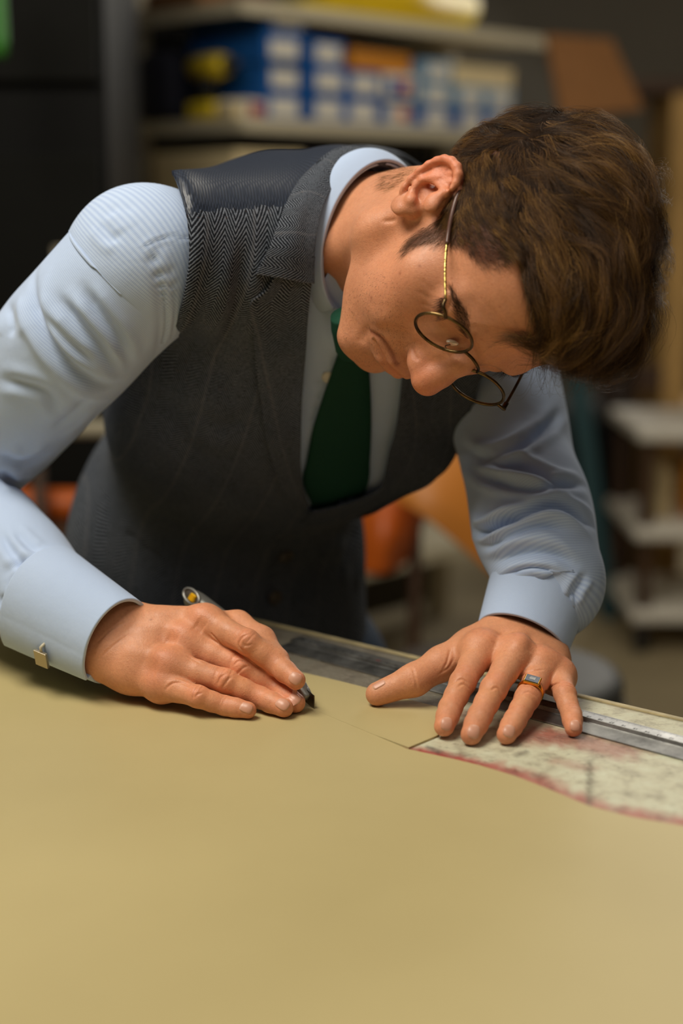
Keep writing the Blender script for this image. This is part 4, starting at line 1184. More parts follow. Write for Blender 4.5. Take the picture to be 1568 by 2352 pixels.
# waistcoat
LOT = np.min([WAIST, SHL], 0) + np.array([-.24, -.26, -.24]); HIT = np.max([SHR, SHL, NECK], 0) + .12
g = Grid(LOT, HIT, .0042); torso(g, .004)
tV, tF = g.mesh(8); tbv = bvh_of(tV, tF)
g = Grid(LOT, HIT, .006); torso(g, -.004); sV, sF = g.mesh(6); sbv = bvh_of(sV, sF)
ax_s = unit(NECK - WAIST); ax_r = unit(np.array([-.921, .08, .382])); ax_r = unit(ax_r - ax_s * (ax_r @ ax_s))
uvT = lambda P: np.c_[(P - WAIST) @ ax_r, (P - WAIST) @ ax_s]
Z8 = lambda x, y: (350 + x * .5102, 300 + y * .5102)
lapR_in = [(724, 590), (715, 655), (707, 734), (702, 810), (694, 912), (691, 1014), (692, 1091), (704, 1165)]
lapR_out = [(650, 600), (610, 668), (575, 700), (582, 770), (588, 850), (600, 930), (612, 1010), (630, 1080), (660, 1140), (704, 1182)]
lapL_in = [(935, 800), (925, 870), (911, 989), (896, 1040), (886, 1091), (876, 1124), (840, 1144), (784, 1164), (717, 1180)]
lapL_out = [(1120, 830), (1095, 900), (1075, 960), (1045, 1040), (993, 1109), (927, 1142), (845, 1183), (758, 1203), (677, 1215)]
px = proj(tV); nz = normals(tV, tF)
vhole = lapR_in[:0:-1] + [(735, 520), (790, 400), (930, 350), (1000, 600)] + lapL_in
arm_r = [(394, 392), (412, 436), (427, 488), (436, 545), (434, 620), (418, 700), (395, 762), (352, 800), (300, 832)]
arm_l = [(1150, 800), (1100, 880), (1088, 945), (1060, 1022)]
cut = (in_poly(px, vhole) & (nz[:, 2] > -.15)) | in_poly(px, arm_r + [(-300, 832), (-300, 300), (394, 300)]) | in_poly(px, arm_l + [(1300, 1120), (1600, 900), (1400, 600), (1150, 600)])
dn = np.linalg.norm(np.cross(tV - NECK, unit(hl2c((0, -24, -60)) - NECK)), axis=1)
cut |= in_poly(px, [(655, 660), (660, 600), (690, 475), (714, 408), (756, 362), (822, 345), (905, 352), (1000, 400), (1000, 700), (720, 700)]) & (nz[:, 2] > -.3)
cut |= (dn < .070) & (((tV - NECK) @ unit(hl2c((0, -24, -60)) - NECK)) > -.02)
vV, vF, vpx, vuv = keep_verts(tV, tF, ~cut, px, uvT(tV))
e = np.sort(np.concatenate([vF[:, [i, (i + 1) % 4]] for i in range(4)]), axis=1)
ue, ct = np.unique(e, axis=0, return_counts=True)
bd = np.unique(ue[ct == 1].ravel())
for pl in (arm_r, arm_l):
    P3 = np.c_[spline(np.array(pl, float), 60), np.zeros(60)]
    q = np.c_[vpx[bd], np.zeros(len(bd))]
    for i, v in zip(bd, q):
        d = np.linalg.norm(P3 - v, axis=1); k = d.argmin()
        if d[k] < 22: vV[i] = ray(P3[k, 0], P3[k, 1]) * (-vV[i, 2])
be = ue[ct == 1]; nb = {}
for a, b in be: nb.setdefault(a, []).append(b); nb.setdefault(b, []).append(a)
for _ in range(8):
    new = {i: (vV[i] * 2 + vV[q[0]] + vV[q[1]]) / 4 for i, q in nb.items() if len(q) == 2}
    for i, p in new.items(): vV[i] = p
vuv = uvT(vV)
sc = Sculpt(vV, vF)
folds(sc, [([(560, 560), (555, 640), (545, 720), (520, 800)], .006, .0030), ([(470, 600), (460, 700), (430, 800)], .008, .0022),
           ([(440, 930), (500, 980), (560, 960)], .007, .0024), ([(330, 900), (400, 960), (470, 1080)], .010, .0022), ([(640, 1250), (700, 1240), (800, 1215)], .006, .0030),
           ([(830, 1200), (800, 1260), (770, 1330)], .008, .0028), ([(600, 1180), (560, 1240), (500, 1280)], .010, .0020), ([(720, 1250), (740, 1330), (750, 1420)], .009, .0024)])
sc.stroke(arm_r, .014, .0050, False, 30)
sc.crease([(641, 1222), (630, 1262), (622, 1310), (613, 1371), (600, 1448), (596, 1500)], .0014, .0026, False)       # front edge
sc.crease([(425, 492), (500, 482), (580, 477), (645, 474)], .0012, .0014, False)                                       # shoulder seam
sc.crease([(287, 1221), (345, 1262), (404, 1306)], .0014, .0020, False)                                               # pocket welt
vV = sc.apply()
# satin back: everything behind the shoulder seam and the side seams
fc = vV[vF].mean(1); fp = proj(fc); fn_ = normals(vV, vF)[vF].mean(1)
seam = np.interp(fp[:, 0], [330, 425, 500, 580, 645, 760, 900], [500, 492, 482, 477, 474, 440, 400])
ax_f = np.cross(ax_s, ax_r)
isback = (fp[:, 1] < seam) | (fn_ @ ax_f < -.45)
vest = build('waistcoat', vV, vF, [TWEED, SATIN], person, cam_space=True, uv=vuv, fmat=isback.astype(int)); solidify(vest, .0035)
tag(vest, 'charcoal herringbone waistcoat with a navy satin back')

def patch(name, inn, out, n, m_, off, mat, th, bv, roll=.003, uvdir=0, parent=None, smoothit=3):
    A = spline(np.array(inn, float), n); B = spline(np.array(out, float), n); T = []
    for i in range(n):
        for j in range(m_):
            w = j / (m_ - 1); q = A[i] * (1 - w) + B[i] * w
            h, nn = cast(bv, *q); T.append(-h[2] if h is not None else np.nan)
    T = np.array(T).reshape(n, m_)
    for i in range(n):
        r = T[i]; ok = ~np.isnan(r)
        T[i] = np.interp(np.arange(m_), np.where(ok)[0], r[ok]) if ok.any() else np.nan
    ok = ~np.isnan(T[:, 0])
    for j in range(m_): T[:, j] = np.interp(np.arange(n), np.where(ok)[0], T[ok, j])
    for _ in range(smoothit):
        T[1:-1] = (T[:-2] + T[1:-1] * 2 + T[2:]) / 4
    V = np.array([ray(*(A[i] * (1 - j / (m_ - 1)) + B[i] * j / (m_ - 1))) * (T[i, j] - off - roll * math.exp(-((j / (m_ - 1)) / .22) ** 2)) for i in range(n) for j in range(m_)])
    F = gridF(n, m_); N = normals(V, F)
    if N[:, 2].mean() < 0: F = F[:, ::-1]
    G = V.reshape(n, m_, 3); ul = np.r_[0, np.cumsum(np.linalg.norm(np.diff(G[:, m_ // 2], axis=0), axis=1))]; wl = np.linalg.norm(G[:, -1] - G[:, 0], axis=1)
    UV = np.array([(wl.mean() * j / (m_ - 1), ul[i]) for i in range(n) for j in range(m_)])
    if uvdir: c_, s_ = math.cos(uvdir), math.sin(uvdir); UV = UV @ np.array([[c_, -s_], [s_, c_]])
    o = build(name, V, F, mat, parent or vest, cam_space=True, uv=UV); solidify(o, th); bevel(o, th * .3, 2)
    return o
patch('lapel', lapR_in, lapR_out, 60, 16, .0050, TWEED, .0030, tbv, .004, .10)
patch('lapel', lapL_in, lapL_out, 60, 16, .0050, TWEED, .0030, tbv, .004, -.25)
# upper collar of the waistcoat rolls round the neck
c_in = [(722, 652, 1.250), (724, 565, 1.246), (738, 485, 1.252), (766, 427, 1.250), (812, 390, 1.264), (868, 370, 1.290), (925, 362, 1.345), (985, 400, 1.385)]
c_cr = [(700, 650, 1.243), (703, 565, 1.238), (713, 480, 1.242), (738, 402, 1.244), (778, 352, 1.262), (832, 334, 1.290), (915, 346, 1.345), (985, 390, 1.390)]
c_md = [(650, 640, 1.238), (668, 560, 1.232), (688, 475, 1.236), (712, 402, 1.250), (756, 352, 1.276), (822, 338, 1.312), (905, 356, 1.360), (975, 400, 1.405)]
c_ot = [(588, 630, 1.236), (620, 562, 1.232), (652, 478, 1.238), (680, 424, 1.252), (722, 382, 1.284), (800, 372, 1.330), (890, 384, 1.375), (965, 420, 1.41)]
rows = []
for c in (c_in, c_cr, c_md, c_ot):
    P = []
    for x, y, t in c:
        h, _ = cast(tbv, x, y)
        if h is not None: t = min(t, -h[2] - (.006 if c is c_ot else .011))
        P.append(at(x, y, t))
    rows.append(spline_k(np.array(P), 70))
rows = np.array(rows); m_ = 22
G = np.array([spline_k(rows[:, i], m_) for i in range(70)])
F = gridF(70, m_); V = G.reshape(-1, 3)
if normals(V, F)[:, 2].mean() < 0: F = F[:, ::-1]
ul = np.r_[0, np.cumsum(np.linalg.norm(np.diff(G[:, 8], axis=0), axis=1))]
UV = np.array([(ul[i], .05 * j / (m_ - 1)) for i in range(70) for j in range(m_)])
o = build('waistcoat_collar', V, F, TWEED, vest, cam_space=True, uv=UV); solidify(o, .0040); bevel(o, .0012, 2)

# waistcoat buttons
BTN = plain('horn_button', (62, 52, 44), .35, var=.3, scale=120)
def button(pxy, bv, r, mat, parent, name='button', lift=.003):
    c, nn = cast(bv, *pxy)
    if c is None: return
    nn = unit(nn); x = unit(np.cross(nn, [0.2, 1, 0.1])); y = np.cross(nn, x); seg = 24
    prof = [(r * .98, 0), (r, .0009), (r * .96, .0018), (r * .80, .0021), (r * .70, .0015), (r * .3, .0013), (.0002, .0013)]
    V = np.array([c + nn * (lift + h) + q * (math.cos(a) * x + math.sin(a) * y) for q, h in prof for a in np.arange(seg) * 2 * np.pi / seg])
    F = gridF(len(prof), seg, True)
    return build(name, V, F, mat, parent, cam_space=True)
vbv = bvh_of(vV, vF)
for q in [(655, 1276), (630, 1372), (608, 1466)]: button(q, vbv, .0075, BTN, vest, lift=.0005)

# shirt front inside the V, collar and tie
spx = proj(sV)
kp = in_poly(spx, [(735, 640), (800, 560), (960, 500), (1060, 600), (980, 900), (940, 1160), (720, 1230), (660, 1180), (680, 740), (700, 660)]) & (normals(sV, sF)[:, 2] > -.4)
fV, fF = keep_verts(sV, sF, kp)
sc = Sculpt(fV, fF)
sc.crease([(738, 870), (722, 940), (710, 1010), (700, 1090)], .0016, .0024, False)
sc.crease([(772, 750), (752, 830), (735, 890), (718, 960)], .0014, .0020, False)
fV = sc.apply()
front = build('shirt_front', fV, fF, SHIRT, person, cam_space=True, uv=uvT(fV)); solidify(front, .001)
fbv = bvh_of(fV, fF)
PEARL = Mat('shirt_button', .25, srgb(212, 208, 196)).m
button((753, 865), fbv, .0052, PEARL, front, 'shirt_button', .0006)

cn = unit(np.array([-.66, .23, -.71])); ce = unit(np.array([.33, .944, 0.0])); cl = unit(np.cross(ce, cn))
CU = at(858, 556, 1.272)
def ring_pt(c, phi, r1, rl): return c + r1 * math.cos(phi) * ce + rl * math.sin(phi) * cl
n, m_ = 150, 16; V = []; UV = []
for i in range(n):
    phi = math.radians(-160 + 322 * i / (n - 1))
    fr = abs(phi) / math.radians(162)
    for j in range(m_):
        w = j / (m_ - 1)
        dep = .024 + .028 * max(0, fr - .35)                  # leaf grows towards the points
        flare = .0075 * math.sin(w * 1.9)
        V.append(ring_pt(CU + cn * dep * w, phi, .0665 + flare, .0525 + flare)); UV.append((phi * .06, dep * w))
V = np.array(V); F = gridF(n, m_)
if ((V - CU) * normals(V, F)).sum() < 0: F = F[:, ::-1]
o = build('shirt_collar', V, F, SHIRT, person, cam_space=True, uv=UV); solidify(o, .0030, 0); bevel(o, .001, 3)
# collar stand just inside the leaf
V = np.array([ring_pt(CU + cn * (.002 + .036 * j / 7), math.radians(-178 + 356 * i / 119), .0640, .0500) for i in range(120) for j in range(8)])
F = gridF(120, 8)
if ((V - CU) * normals(V, F)).sum() < 0: F = F[:, ::-1]
o = build('collar_stand', V, F, SHIRT, person, cam_space=True, uv=np.array([(i * .003, j * .005) for i in range(120) for j in range(8)])); solidify(o, .0015, 0)

tie_l = [(768, 742, 1.245), (776, 800, 1.262), (762, 850, 1.275), (740, 915, 1.295), (718, 985, 1.318), (704, 1060, 1.338), (696, 1110, 1.350), (722, 1175, 1.372)]
tie_r = [(815, 745, 1.250), (842, 800, 1.268), (848, 850, 1.285), (852, 915, 1.308), (853, 985, 1.330), (850, 1060, 1.350), (846, 1110, 1.362), (820, 1180, 1.385)]
tie = patch('necktie', [q[:2] for q in tie_l], [q[:2] for q in tie_r], 60, 18, .0055, TIE, .004, fbv, 0.0, 0, person, 8)
me = tie.data; co = np.empty(len(me.vertices) * 3); me.vertices.foreach_get('co', co); co = co.reshape(-1, 3)
jj = np.arange(len(co)) % 18 / 17; co += np.outer(.004 * (1 - (2 * jj - 1) ** 4), -(EZ * -1)); me.vertices.foreach_set('co', co.ravel()); me.update()
tag(tie, 'bottle green knitted necktie')
kn = tube(spline_k(np.array([at(792, 722, 1.236), at(800, 752, 1.244), at(806, 790, 1.256), at(808, 815, 1.264)]), 16), np.interp(np.linspace(0, 1, 16), [0, .3, .8, 1], [.012, .014, .013, .010]), 20)
build('tie_knot', *kn, TIE, tie, cam_space=True, uv=np.c_[np.arange(len(kn[0])) % 20 * .005, np.arange(len(kn[0])) // 20 * .003])

# jeans and shoes, hidden but for a strip beside the waistcoat
for_sx = []
g = Grid((HIPW[0] - .30, HIPW[1] - .26, 0.06), (HIPW[0] + .30, HIPW[1] + .30, toW(WAIST)[2] + .02), .012)
Bw = np.stack([toW(q) - CAM for q in np.eye(3)])
g.add(p_ell(HIPW + np.array([0, .01, .02]), (.185, .150, .15)), .01)
for sx in (-1, 1):
    h_, k_, a_ = leg_pts(sx)
    g.add(p_chain([h_, k_, a_], [.098, .072, .060], .02), .03)
jV, jF = g.mesh(5)
jeans = build('jeans', jV, jF, DENIM, person, uv=np.c_[jV[:, 0], jV[:, 2]]); tag(jeans, 'blue denim jeans')
LEATH = plain('shoe_leather', (46, 30, 22), .35)
for sx in (-1, 1):
    a_ = leg_pts(sx)[2]
    g = Grid((a_[0] - .07, a_[1] - .25, -.01), (a_[0] + .07, a_[1] + .10, .16), .007)
    g.add(p_cone((a_[0], a_[1] + .03, .045), (a_[0], a_[1] - .16, .035), .042, .036), .01)
    g.add(p_cone((a_[0], a_[1], .05), (a_[0], a_[1], .10), .045, .042), .03)
    S_, x_, y_, z_ = g.sl(g.lo, g.lo + g.h * g.n); g.D[S_] = smax(g.D[S_], .004 - z_ + 0 * x_, .004)
    build('shoe', *g.mesh(4), LEATH, person)
# ------------------------------------------------------------------ hair
def strands(P, rad, col, name, mat, parent, sides=3):
    """P: (n, k, 3) points in working space -> one mesh of thin tapering tubes"""
    n, k, _ = P.shape
    T = np.gradient(P, axis=1); T /= np.linalg.norm(T, axis=2)[..., None] + 1e-12
    ref = np.array([.31, .52, .79]); A_ = np.cross(T, ref); A_ /= np.linalg.norm(A_, axis=2)[..., None] + 1e-12; B_ = np.cross(T, A_)
    tap = np.linspace(1, .25, k)[None, :, None] * rad[:, None, None]
    V = np.stack([P + tap * (math.cos(a) * A_ + math.sin(a) * B_) for a in np.arange(sides) * 2 * np.pi / sides], 2)   # n,k,s,3
    V = toW(V.reshape(-1, 3))
    base = (np.arange(n) * k * sides)[:, None, None, None]; i = np.arange(k - 1)[None, :, None, None] * sides; j = np.arange(sides)[None, None, :, None]; j2 = (j + 1) % sides
    q = np.concatenate([base + i + j, base + i + j2, base + i + sides + j2, base + i + sides + j], 3).reshape(-1, 4)
    org = np.array([V[:, 0].mean(), V[:, 1].mean(), V[:, 2].min()])
    me = bpy.data.meshes.new(name); me.vertices.add(len(V)); me.vertices.foreach_set('co', (V - org).astype(np.float32).ravel())
    me.loops.add(q.size); me.loops.foreach_set('vertex_index', q.astype(np.int32).ravel())
    me.polygons.add(len(q)); me.polygons.foreach_set('loop_start', np.arange(0, q.size, 4, dtype=np.int32))
    try: me.polygons.foreach_set('loop_total', np.full(len(q), 4, np.int32))
    except Exception: pass
    me.update(calc_edges=True)
    me.polygons.foreach_set('use_smooth', np.ones(len(q), bool))
    ca = me.color_attributes.new('tint', 'FLOAT_COLOR', 'POINT')
    C = np.repeat(col, k * sides, axis=0); ca.data.foreach_set('color', np.c_[C, np.ones(len(C))].astype(np.float32).ravel())
    o = link(name, me, mat, parent, org); o['kind'] = 'stuff'; return o
HAIRM = Mat('brown_hair', .45, spec=.3); _a = HAIRM.n('Attribute', attribute_name='tint'); HAIRM.base(_a.outputs['Color']); HAIRM = HAIRM.m
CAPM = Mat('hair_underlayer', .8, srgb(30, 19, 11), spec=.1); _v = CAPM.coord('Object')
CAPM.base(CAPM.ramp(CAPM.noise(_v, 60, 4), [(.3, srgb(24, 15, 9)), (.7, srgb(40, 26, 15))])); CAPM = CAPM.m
HPOLY = [(923, 588), (929, 560), (963, 531), (1008, 514), (1025, 469), (1042, 446), (1062, 430), (1063, 380), (1045, 362), (1015, 352), (985, 362), (955, 388), (915, 400), (896, 380), (900, 320), (1000, 200), (1300, 130),
         (1640, 400), (1640, 800), (1400, 980), (1236, 880), (1226, 837), (1229, 786), (1223, 746), (1206, 690), (1192, 650), (1189, 616), (1184, 590), (1167, 592), (1133, 610), (1099, 610), (1076, 584), (1042, 562), (997, 554), (946, 571)]
def in_hair(Lp, poly=HPOLY):
    q = np.array(Lp, float).copy(); q[:, 0] = np.abs(q[:, 0]); return in_poly(proj(hl2c(q)), poly)
g = Grid((-95, -125, -60), (95, 140, 165), 2.2)
g.add(p_ell((0, -5, 48), (78.5, 99, 88.5)), 1)
g.add(p_ell((0, 22, 91), (68, 77, 51)), 14)
g.add(p_ell((-6, 65, 108), (52, 44, 31)), 14)
kV, kF = g.mesh(5)
kN = normals(kV, kF)
kC = hl2c(kV); kbv = bvh_of(kC, kF); hbv = bvh_of(hC, hF)
# guide lines of growth
Q1 = lambda *p: [(1000 + x * .1913, 300 + y * .1913) for x, y in p]
Q4 = lambda *p: [(880 + x * .1403, 340 + y * .1403) for x, y in p]
Q2 = lambda *p: [(1150 + x * .2423, 560 + y * .2423) for x, y in p]
GU = [(z1((1000, 75), (850, 105), (700, 150), (560, 205)), 26, 2), (z1((900, 170), (800, 200), (700, 240), (640, 235)), 20, 2),
      (z1((1050, 90), (1200, 130), (1310, 220), (1390, 350), (1440, 480)), 50, 5), (z1((1440, 480), (1470, 600), (1460, 720), (1400, 850), (1330, 980), (1250, 1100)), 44, 5),
      (z1((1000, 180), (1130, 230), (1250, 330), (1330, 450), (1380, 600), (1370, 760), (1310, 900), (1220, 1060)), 54, 6),
      (z1((930, 260), (1020, 350), (1130, 430), (1240, 540), (1280, 680), (1260, 820), (1200, 950), (1130, 1080)), 56, 6),
      (z1((900, 360), (970, 450), (1040, 560), (1110, 680), (1140, 820), (1120, 960), (1070, 1090)), 54, 6),
      (z1((900, 480), (930, 570), (980, 670), (1020, 790), (1040, 900), (1020, 1040)), 44, 5), (z1((910, 640), (930, 740), (975, 860), (1000, 960), (985, 1080)), 34, 4),
      (Q1((300, 330), (400, 600), (480, 850)), 13, 1), (Q1((600, 250), (640, 600), (720, 900)), 15, 1.4), (Q1((850, 250), (860, 600), (940, 900)), 20, 2), (Q1((300, 950), (450, 1150), (620, 1330)), 11, .8),
      (Q1((600, 950), (760, 1150), (920, 1320)), 13, 1), (Q1((330, 1330), (500, 1450), (660, 1600)), 9, .7), (Q1((700, 1350), (850, 1420), (980, 1500)), 10, .7), (Q1((1000, 200), (1080, 500), (1120, 800)), 30, 3),
      (Q4((1050, 800), (1020, 1000), (800, 1250), (560, 1350)), 9, .7), (Q4((1150, 1200), (900, 1400), (600, 1480), (400, 1600)), 9, .7), (Q4((1250, 700), (1180, 1000), (1050, 1250)), 10, .8),
      (Q4((900, 60), (600, 150), (350, 280)), 14, 1), (Q4((700, -100), (400, 0), (150, 100)), 16, 1.2), (Q1((700, 60), (350, 60), (0, 120)), 18, 1.5)]
gp, gd, gl = [], [], []
for pix, ln, lf in GU:
    P = [cast(kbv, *q)[0] if cast(kbv, *q)[0] is not None else None for q in spline(np.array(pix, float), 12)]
    P = np.array([q for q in P if q is not None])
    if len(P) < 3: continue
    D_ = np.gradient(P, axis=0); D_ /= np.linalg.norm(D_, axis=1)[:, None] + 1e-12
    Pl, Dl = c2hl(P), D_ @ HB.T
    for sgn in (1, -1):
        m3 = np.array([sgn, 1, 1]); gp.append(Pl * m3); gd.append(Dl * m3); gl.append(np.tile([ln, lf], (len(P), 1)))
gp = np.vstack(gp).astype(np.float32); gd = np.vstack(gd).astype(np.float32); gl = np.vstack(gl).astype(np.float32)
def field(Pl):
    d2 = ((Pl[:, None, :] - gp[None]) ** 2).sum(2); w = 1 / (d2 + 36) ** 2.2; w /= w.sum(1)[:, None]
    return w @ gd, w @ gl
lenK = np.concatenate([field(kV[i:i + 4000])[1][:, 0] for i in range(0, len(kV), 4000)])
kp = in_hair(kV) & (lenK > 19) & ((kV[:, 2] > -18) | (kV[:, 1] < -40)) & ~((np.abs(kV[:, 0]) > 60) & (kV[:, 2] < 40) & (kV[:, 1] > 20))
uV, uF = keep_verts(kV, kF, kp)
uN = normals(uV, uF)
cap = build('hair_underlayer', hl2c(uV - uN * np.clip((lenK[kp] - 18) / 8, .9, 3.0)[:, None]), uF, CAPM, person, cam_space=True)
rs = np.random.RandomState(11)
def sample(V, F, n, w=None):
    tri = np.vstack([F[:, [0, 1, 2]], F[:, [0, 2, 3]]]); a, b, c = V[tri[:, 0]], V[tri[:, 1]], V[tri[:, 2]]
    ar = np.linalg.norm(np.cross(b - a, c - a), axis=1)
    if w is not None: ar = ar * w[tri].mean(1)
    t = rs.choice(len(tri), n, p=ar / ar.sum()); u, v = rs.rand(n, 1), rs.rand(n, 1); m = (u + v) > 1; u[m] = 1 - u[m]; v[m] = 1 - v[m]
    return a[t] + u * (b - a)[t] + v * (c - a)[t]
vis = np.where(kN @ HB[:, 2] > -.25, 1.0, .25)                              # the far side of the head gets fewer hairs
N1 = 40000
dens = np.where(lenK < 19, 5.5, 1.0)
inh = in_hair(kV) & ((kV[:, 2] > -30) | (kV[:, 1] < -30))
R_ = sample(kV, kF, N1, vis * inh * dens)
K = 9
clump_c = R_[rs.choice(N1, 1500)]; cl_id = np.empty(N1, int)
for i in range(0, N1, 2000): cl_id[i:i + 2000] = ((R_[i:i + 2000, None] - clump_c[None]) ** 2).sum(2).argmin(1)
cl_rnd = rs.randn(1500, 6)
d0, lf0 = [np.vstack(q) for q in zip(*[field(R_[i:i + 6000]) for i in range(0, N1, 6000)])]
Ls = lf0[:, 0] * rs.uniform(.65, 1.15, N1); lift = lf0[:, 1]
short = np.clip((22 - lf0[:, 0]) / 10, 0, 1)
P = R_.copy(); pts = [None] * K; step = Ls / (K - 1)
jit = rs.randn(N1, 3) * .10 + cl_rnd[cl_id][:, :3] * (.30 * (1 - short))[:, None]
off_r = lift * (rs.rand(N1) ** 1.5 * 1.0 + .75 * cl_rnd[cl_id][:, 3])
wave = np.cross(d0, R_ - np.array([0, 0, 50.0])); wave /= np.linalg.norm(wave, axis=1)[:, None] + 1e-9
wph = cl_rnd[cl_id][:, 5] * 2.0 + rs.randn(N1) * .25
curl = rs.uniform(0, 6.28, N1)
Q = P.copy()
cen = clump_c[cl_id]
for k in range(K):
    C = hl2c(Q); out = np.empty_like(C); nn_ = np.empty_like(C)
    for i in range(N1):
        h = kbv.find_nearest(Vector(C[i])); out[i] = h[0]; nn_[i] = h[1]
    S_ = c2hl(out); Nn = nn_ @ HB.T
    f_ = k / (K - 1)
    oo = -2.2 * (1 - f_) ** 2 * (1 - short) + off_r * math.sin(f_ * 2.2) * 1.3 + short * (-.3 + 1.1 * f_) 
    pts[k] = S_ + Nn * oo[:, None] + wave * (np.sin(wph + f_ * 5.0) * 2.0 * f_ * (1 - short))[:, None]
    d = np.vstack([field(S_[i:i + 6000])[0] for i in range(0, N1, 6000)]); d = d / (np.linalg.norm(d, axis=1)[:, None] + 1e-9) + jit * (1 + .5 * f_)
    d += (cen + d0 * step[:, None] * k - S_) * (.022 * (1 - short))[:, None]          # draw locks together
    d -= Nn * (d * Nn).sum(1)[:, None]; d /= np.linalg.norm(d, axis=1)[:, None] + 1e-9
    Q = S_ + d * step[:, None]
P = np.stack(pts, 1)
palette = np.array([srgb(*c)[:3] for c in [(44, 29, 16), (66, 44, 23), (90, 61, 31), (122, 86, 42), (166, 124, 62)]])
ci = np.clip((cl_rnd[cl_id][:, 4] * .9 + rs.randn(N1) * .9 + 1.5), 0, 3.99); i0 = ci.astype(int); fr = (ci - i0)[:, None]
col = palette[i0] * (1 - fr) + palette[i0 + 1] * fr
strands(hl2c(P.reshape(-1, 3)).reshape(N1, K, 3), rs.uniform(.00008, .00013, N1) * (1 - .25 * short), col, 'hair', HAIRM, person)
# loose ends and the fringe that hangs over the forehead
N2 = 900; pick = np.where((lf0[:, 0] > 30))[0]; pick = rs.choice(pick, N2)
fp = P[pick]; g_dn = (EZW * -1) @ HB.T
tt = np.linspace(0, 1, 8)[None, :, None]
dirs = fp[:, -1] - fp[:, -3]; dirs /= np.linalg.norm(dirs, axis=1)[:, None] + 1e-9
bend = rs.randn(N2, 3) * .5 + g_dn * .6
L2 = rs.uniform(8, 22, N2)[:, None, None]
ext = fp[:, -2][:, None] + (dirs[:, None] * tt + bend[:, None] * tt ** 2 * .55) * L2
strands(hl2c(ext.reshape(-1, 3)).reshape(N2, 8, 3), np.full(N2, .00007), col[pick] * .8, 'loose_hair', HAIRM, person)
# fringe tips curling below the front of the hair
fr_root = [cast(kbv, *q) for q in Q2(*[(330 + 60 * i + rs.uniform(-30, 30), 980 + 40 * math.sin(i) + rs.uniform(-60, 60)) for i in range(12) for _ in range(14)])]
fr_root = np.array([h[0] for h in fr_root if h[0] is not None]); n3 = len(fr_root)
tt = np.linspace(0, 1, 12)[None, :, None]; dn = EZW * -1
sway = np.stack([rs.uniform(-.9, .5, n3), rs.uniform(-.2, .2, n3), rs.uniform(-.3, .5, n3)], 1)
L3 = rs.uniform(.020, .042, n3)[:, None, None]
cur = rs.uniform(-.35, .35, (n3, 1, 1))
ext = fr_root[:, None] + (dn * np.sin(tt * 1.9) * .8 + sway[:, None] * tt * .45 + np.array([1.0, .25, 0]) * cur * tt ** 2) * L3
strands(ext, rs.uniform(.00007, .00011, n3), palette[rs.randint(0, 3, n3)], 'fringe', HAIRM, person)

# sideburn, hairline fuzz, eyebrows, lashes: short hairs on the skin
def fuzz(poly, n, ln, guide, col, rad, name, lean=.35, spread=.3, mir=False):
    q = np.array(poly, float); lo, hi = q.min(0), q.max(0); out = []
    gpx = spline(np.array(guide, float), 12); gdr = np.gradient(gpx, axis=0)
    while len(out) < n:
        c = lo + rs.rand(2) * (hi - lo)
        if not in_poly(c[None], poly)[0]: n -= .15; continue
        p, nr = cast(hbv, *c)
        if p is None: n -= 1; continue
        k = ((gpx - c) ** 2).sum(1).argmin(); dpx = gdr[k] / np.linalg.norm(gdr[k]); d = np.array([dpx[0], -dpx[1], 0.0]) + rs.randn(3) * spread
        d = unit(d - nr * (d @ nr)); l_ = ln * rs.uniform(.6, 1.2); t = np.linspace(0, 1, 5)[:, None]
        out.append(p + d * l_ * t + nr * l_ * lean * (t - .45 * t * t) + rs.randn(3) * l_ * .08 * t ** 2)
    P = np.array(out)
    if mir:
        M_ = c2hl(P.reshape(-1, 3)); M_[:, 0] *= -1; P = np.vstack([P, hl2c(M_).reshape(P.shape)])
    C = np.array([srgb(*col)[:3]] * len(P)) * rs.uniform(.5, 1.4, (len(P), 1))
    return strands(P, np.full(len(P), rad), C, name, HAIRM, person)
Z3 = lambda *p: [(930 + x * .185, 640 + y * .185) for x, y in p]
fuzz(Q4((280, 1650), (400, 1450), (600, 1330), (860, 1200), (960, 1000), (1060, 800), (1240, 700), (1250, 1300), (1150, 1600), (800, 1560), (560, 1600), (340, 1780)), 950, .0085, Q4((1150, 800), (1080, 1050), (850, 1330), (560, 1450), (380, 1640)), (92, 66, 42), .00007, 'sideburn', .3, .28, True)
fuzz(z1((600, 590), (700, 640), (740, 700), (800, 710), (870, 665), (905, 660), (910, 760), (960, 930), (980, 1000), (1010, 900), (960, 700), (900, 600), (760, 540), (640, 500)), 1100, .010, z1((620, 540), (720, 640), (820, 690), (900, 740), (960, 900)), (66, 46, 30), .00007, 'hairline', .35, .35, True)
fuzz(Q4((-60, 420), (200, 330), (450, 250), (560, 330), (400, 480), (250, 640), (100, 720), (-40, 640)), 420, .008, Q4((450, 350), (250, 450), (60, 560)), (140, 106, 66), .00006, 'nape_fuzz', .3, .3)
fuzz(Z3((570, 130), (640, 200), (720, 350), (800, 480), (815, 640), (790, 760), (730, 700), (680, 560), (640, 400), (590, 260)), 560, .0090, Z3((760, 720), (740, 560), (690, 400), (630, 250), (570, 120)), (70, 48, 32),   .00008, 'eyebrow', .35, .30, True)
fuzz(z1((180, 850), (300, 700), (430, 760), (440, 930), (480, 1000), (420, 1100), (250, 1100), (190, 980)), 900, .0012, z1((400, 750), (300, 850), (250, 1000)), (58, 44, 38), .00006, 'stubble', .8, .5)
fuzz(Z3((430, 240), (500, 230), (530, 380), (560, 490), (470, 520), (430, 380)), 110, .008, Z3((520, 360), (470, 370), (420, 390)), (24, 16, 12), .00009, 'eyelashes', .7, .22, True)

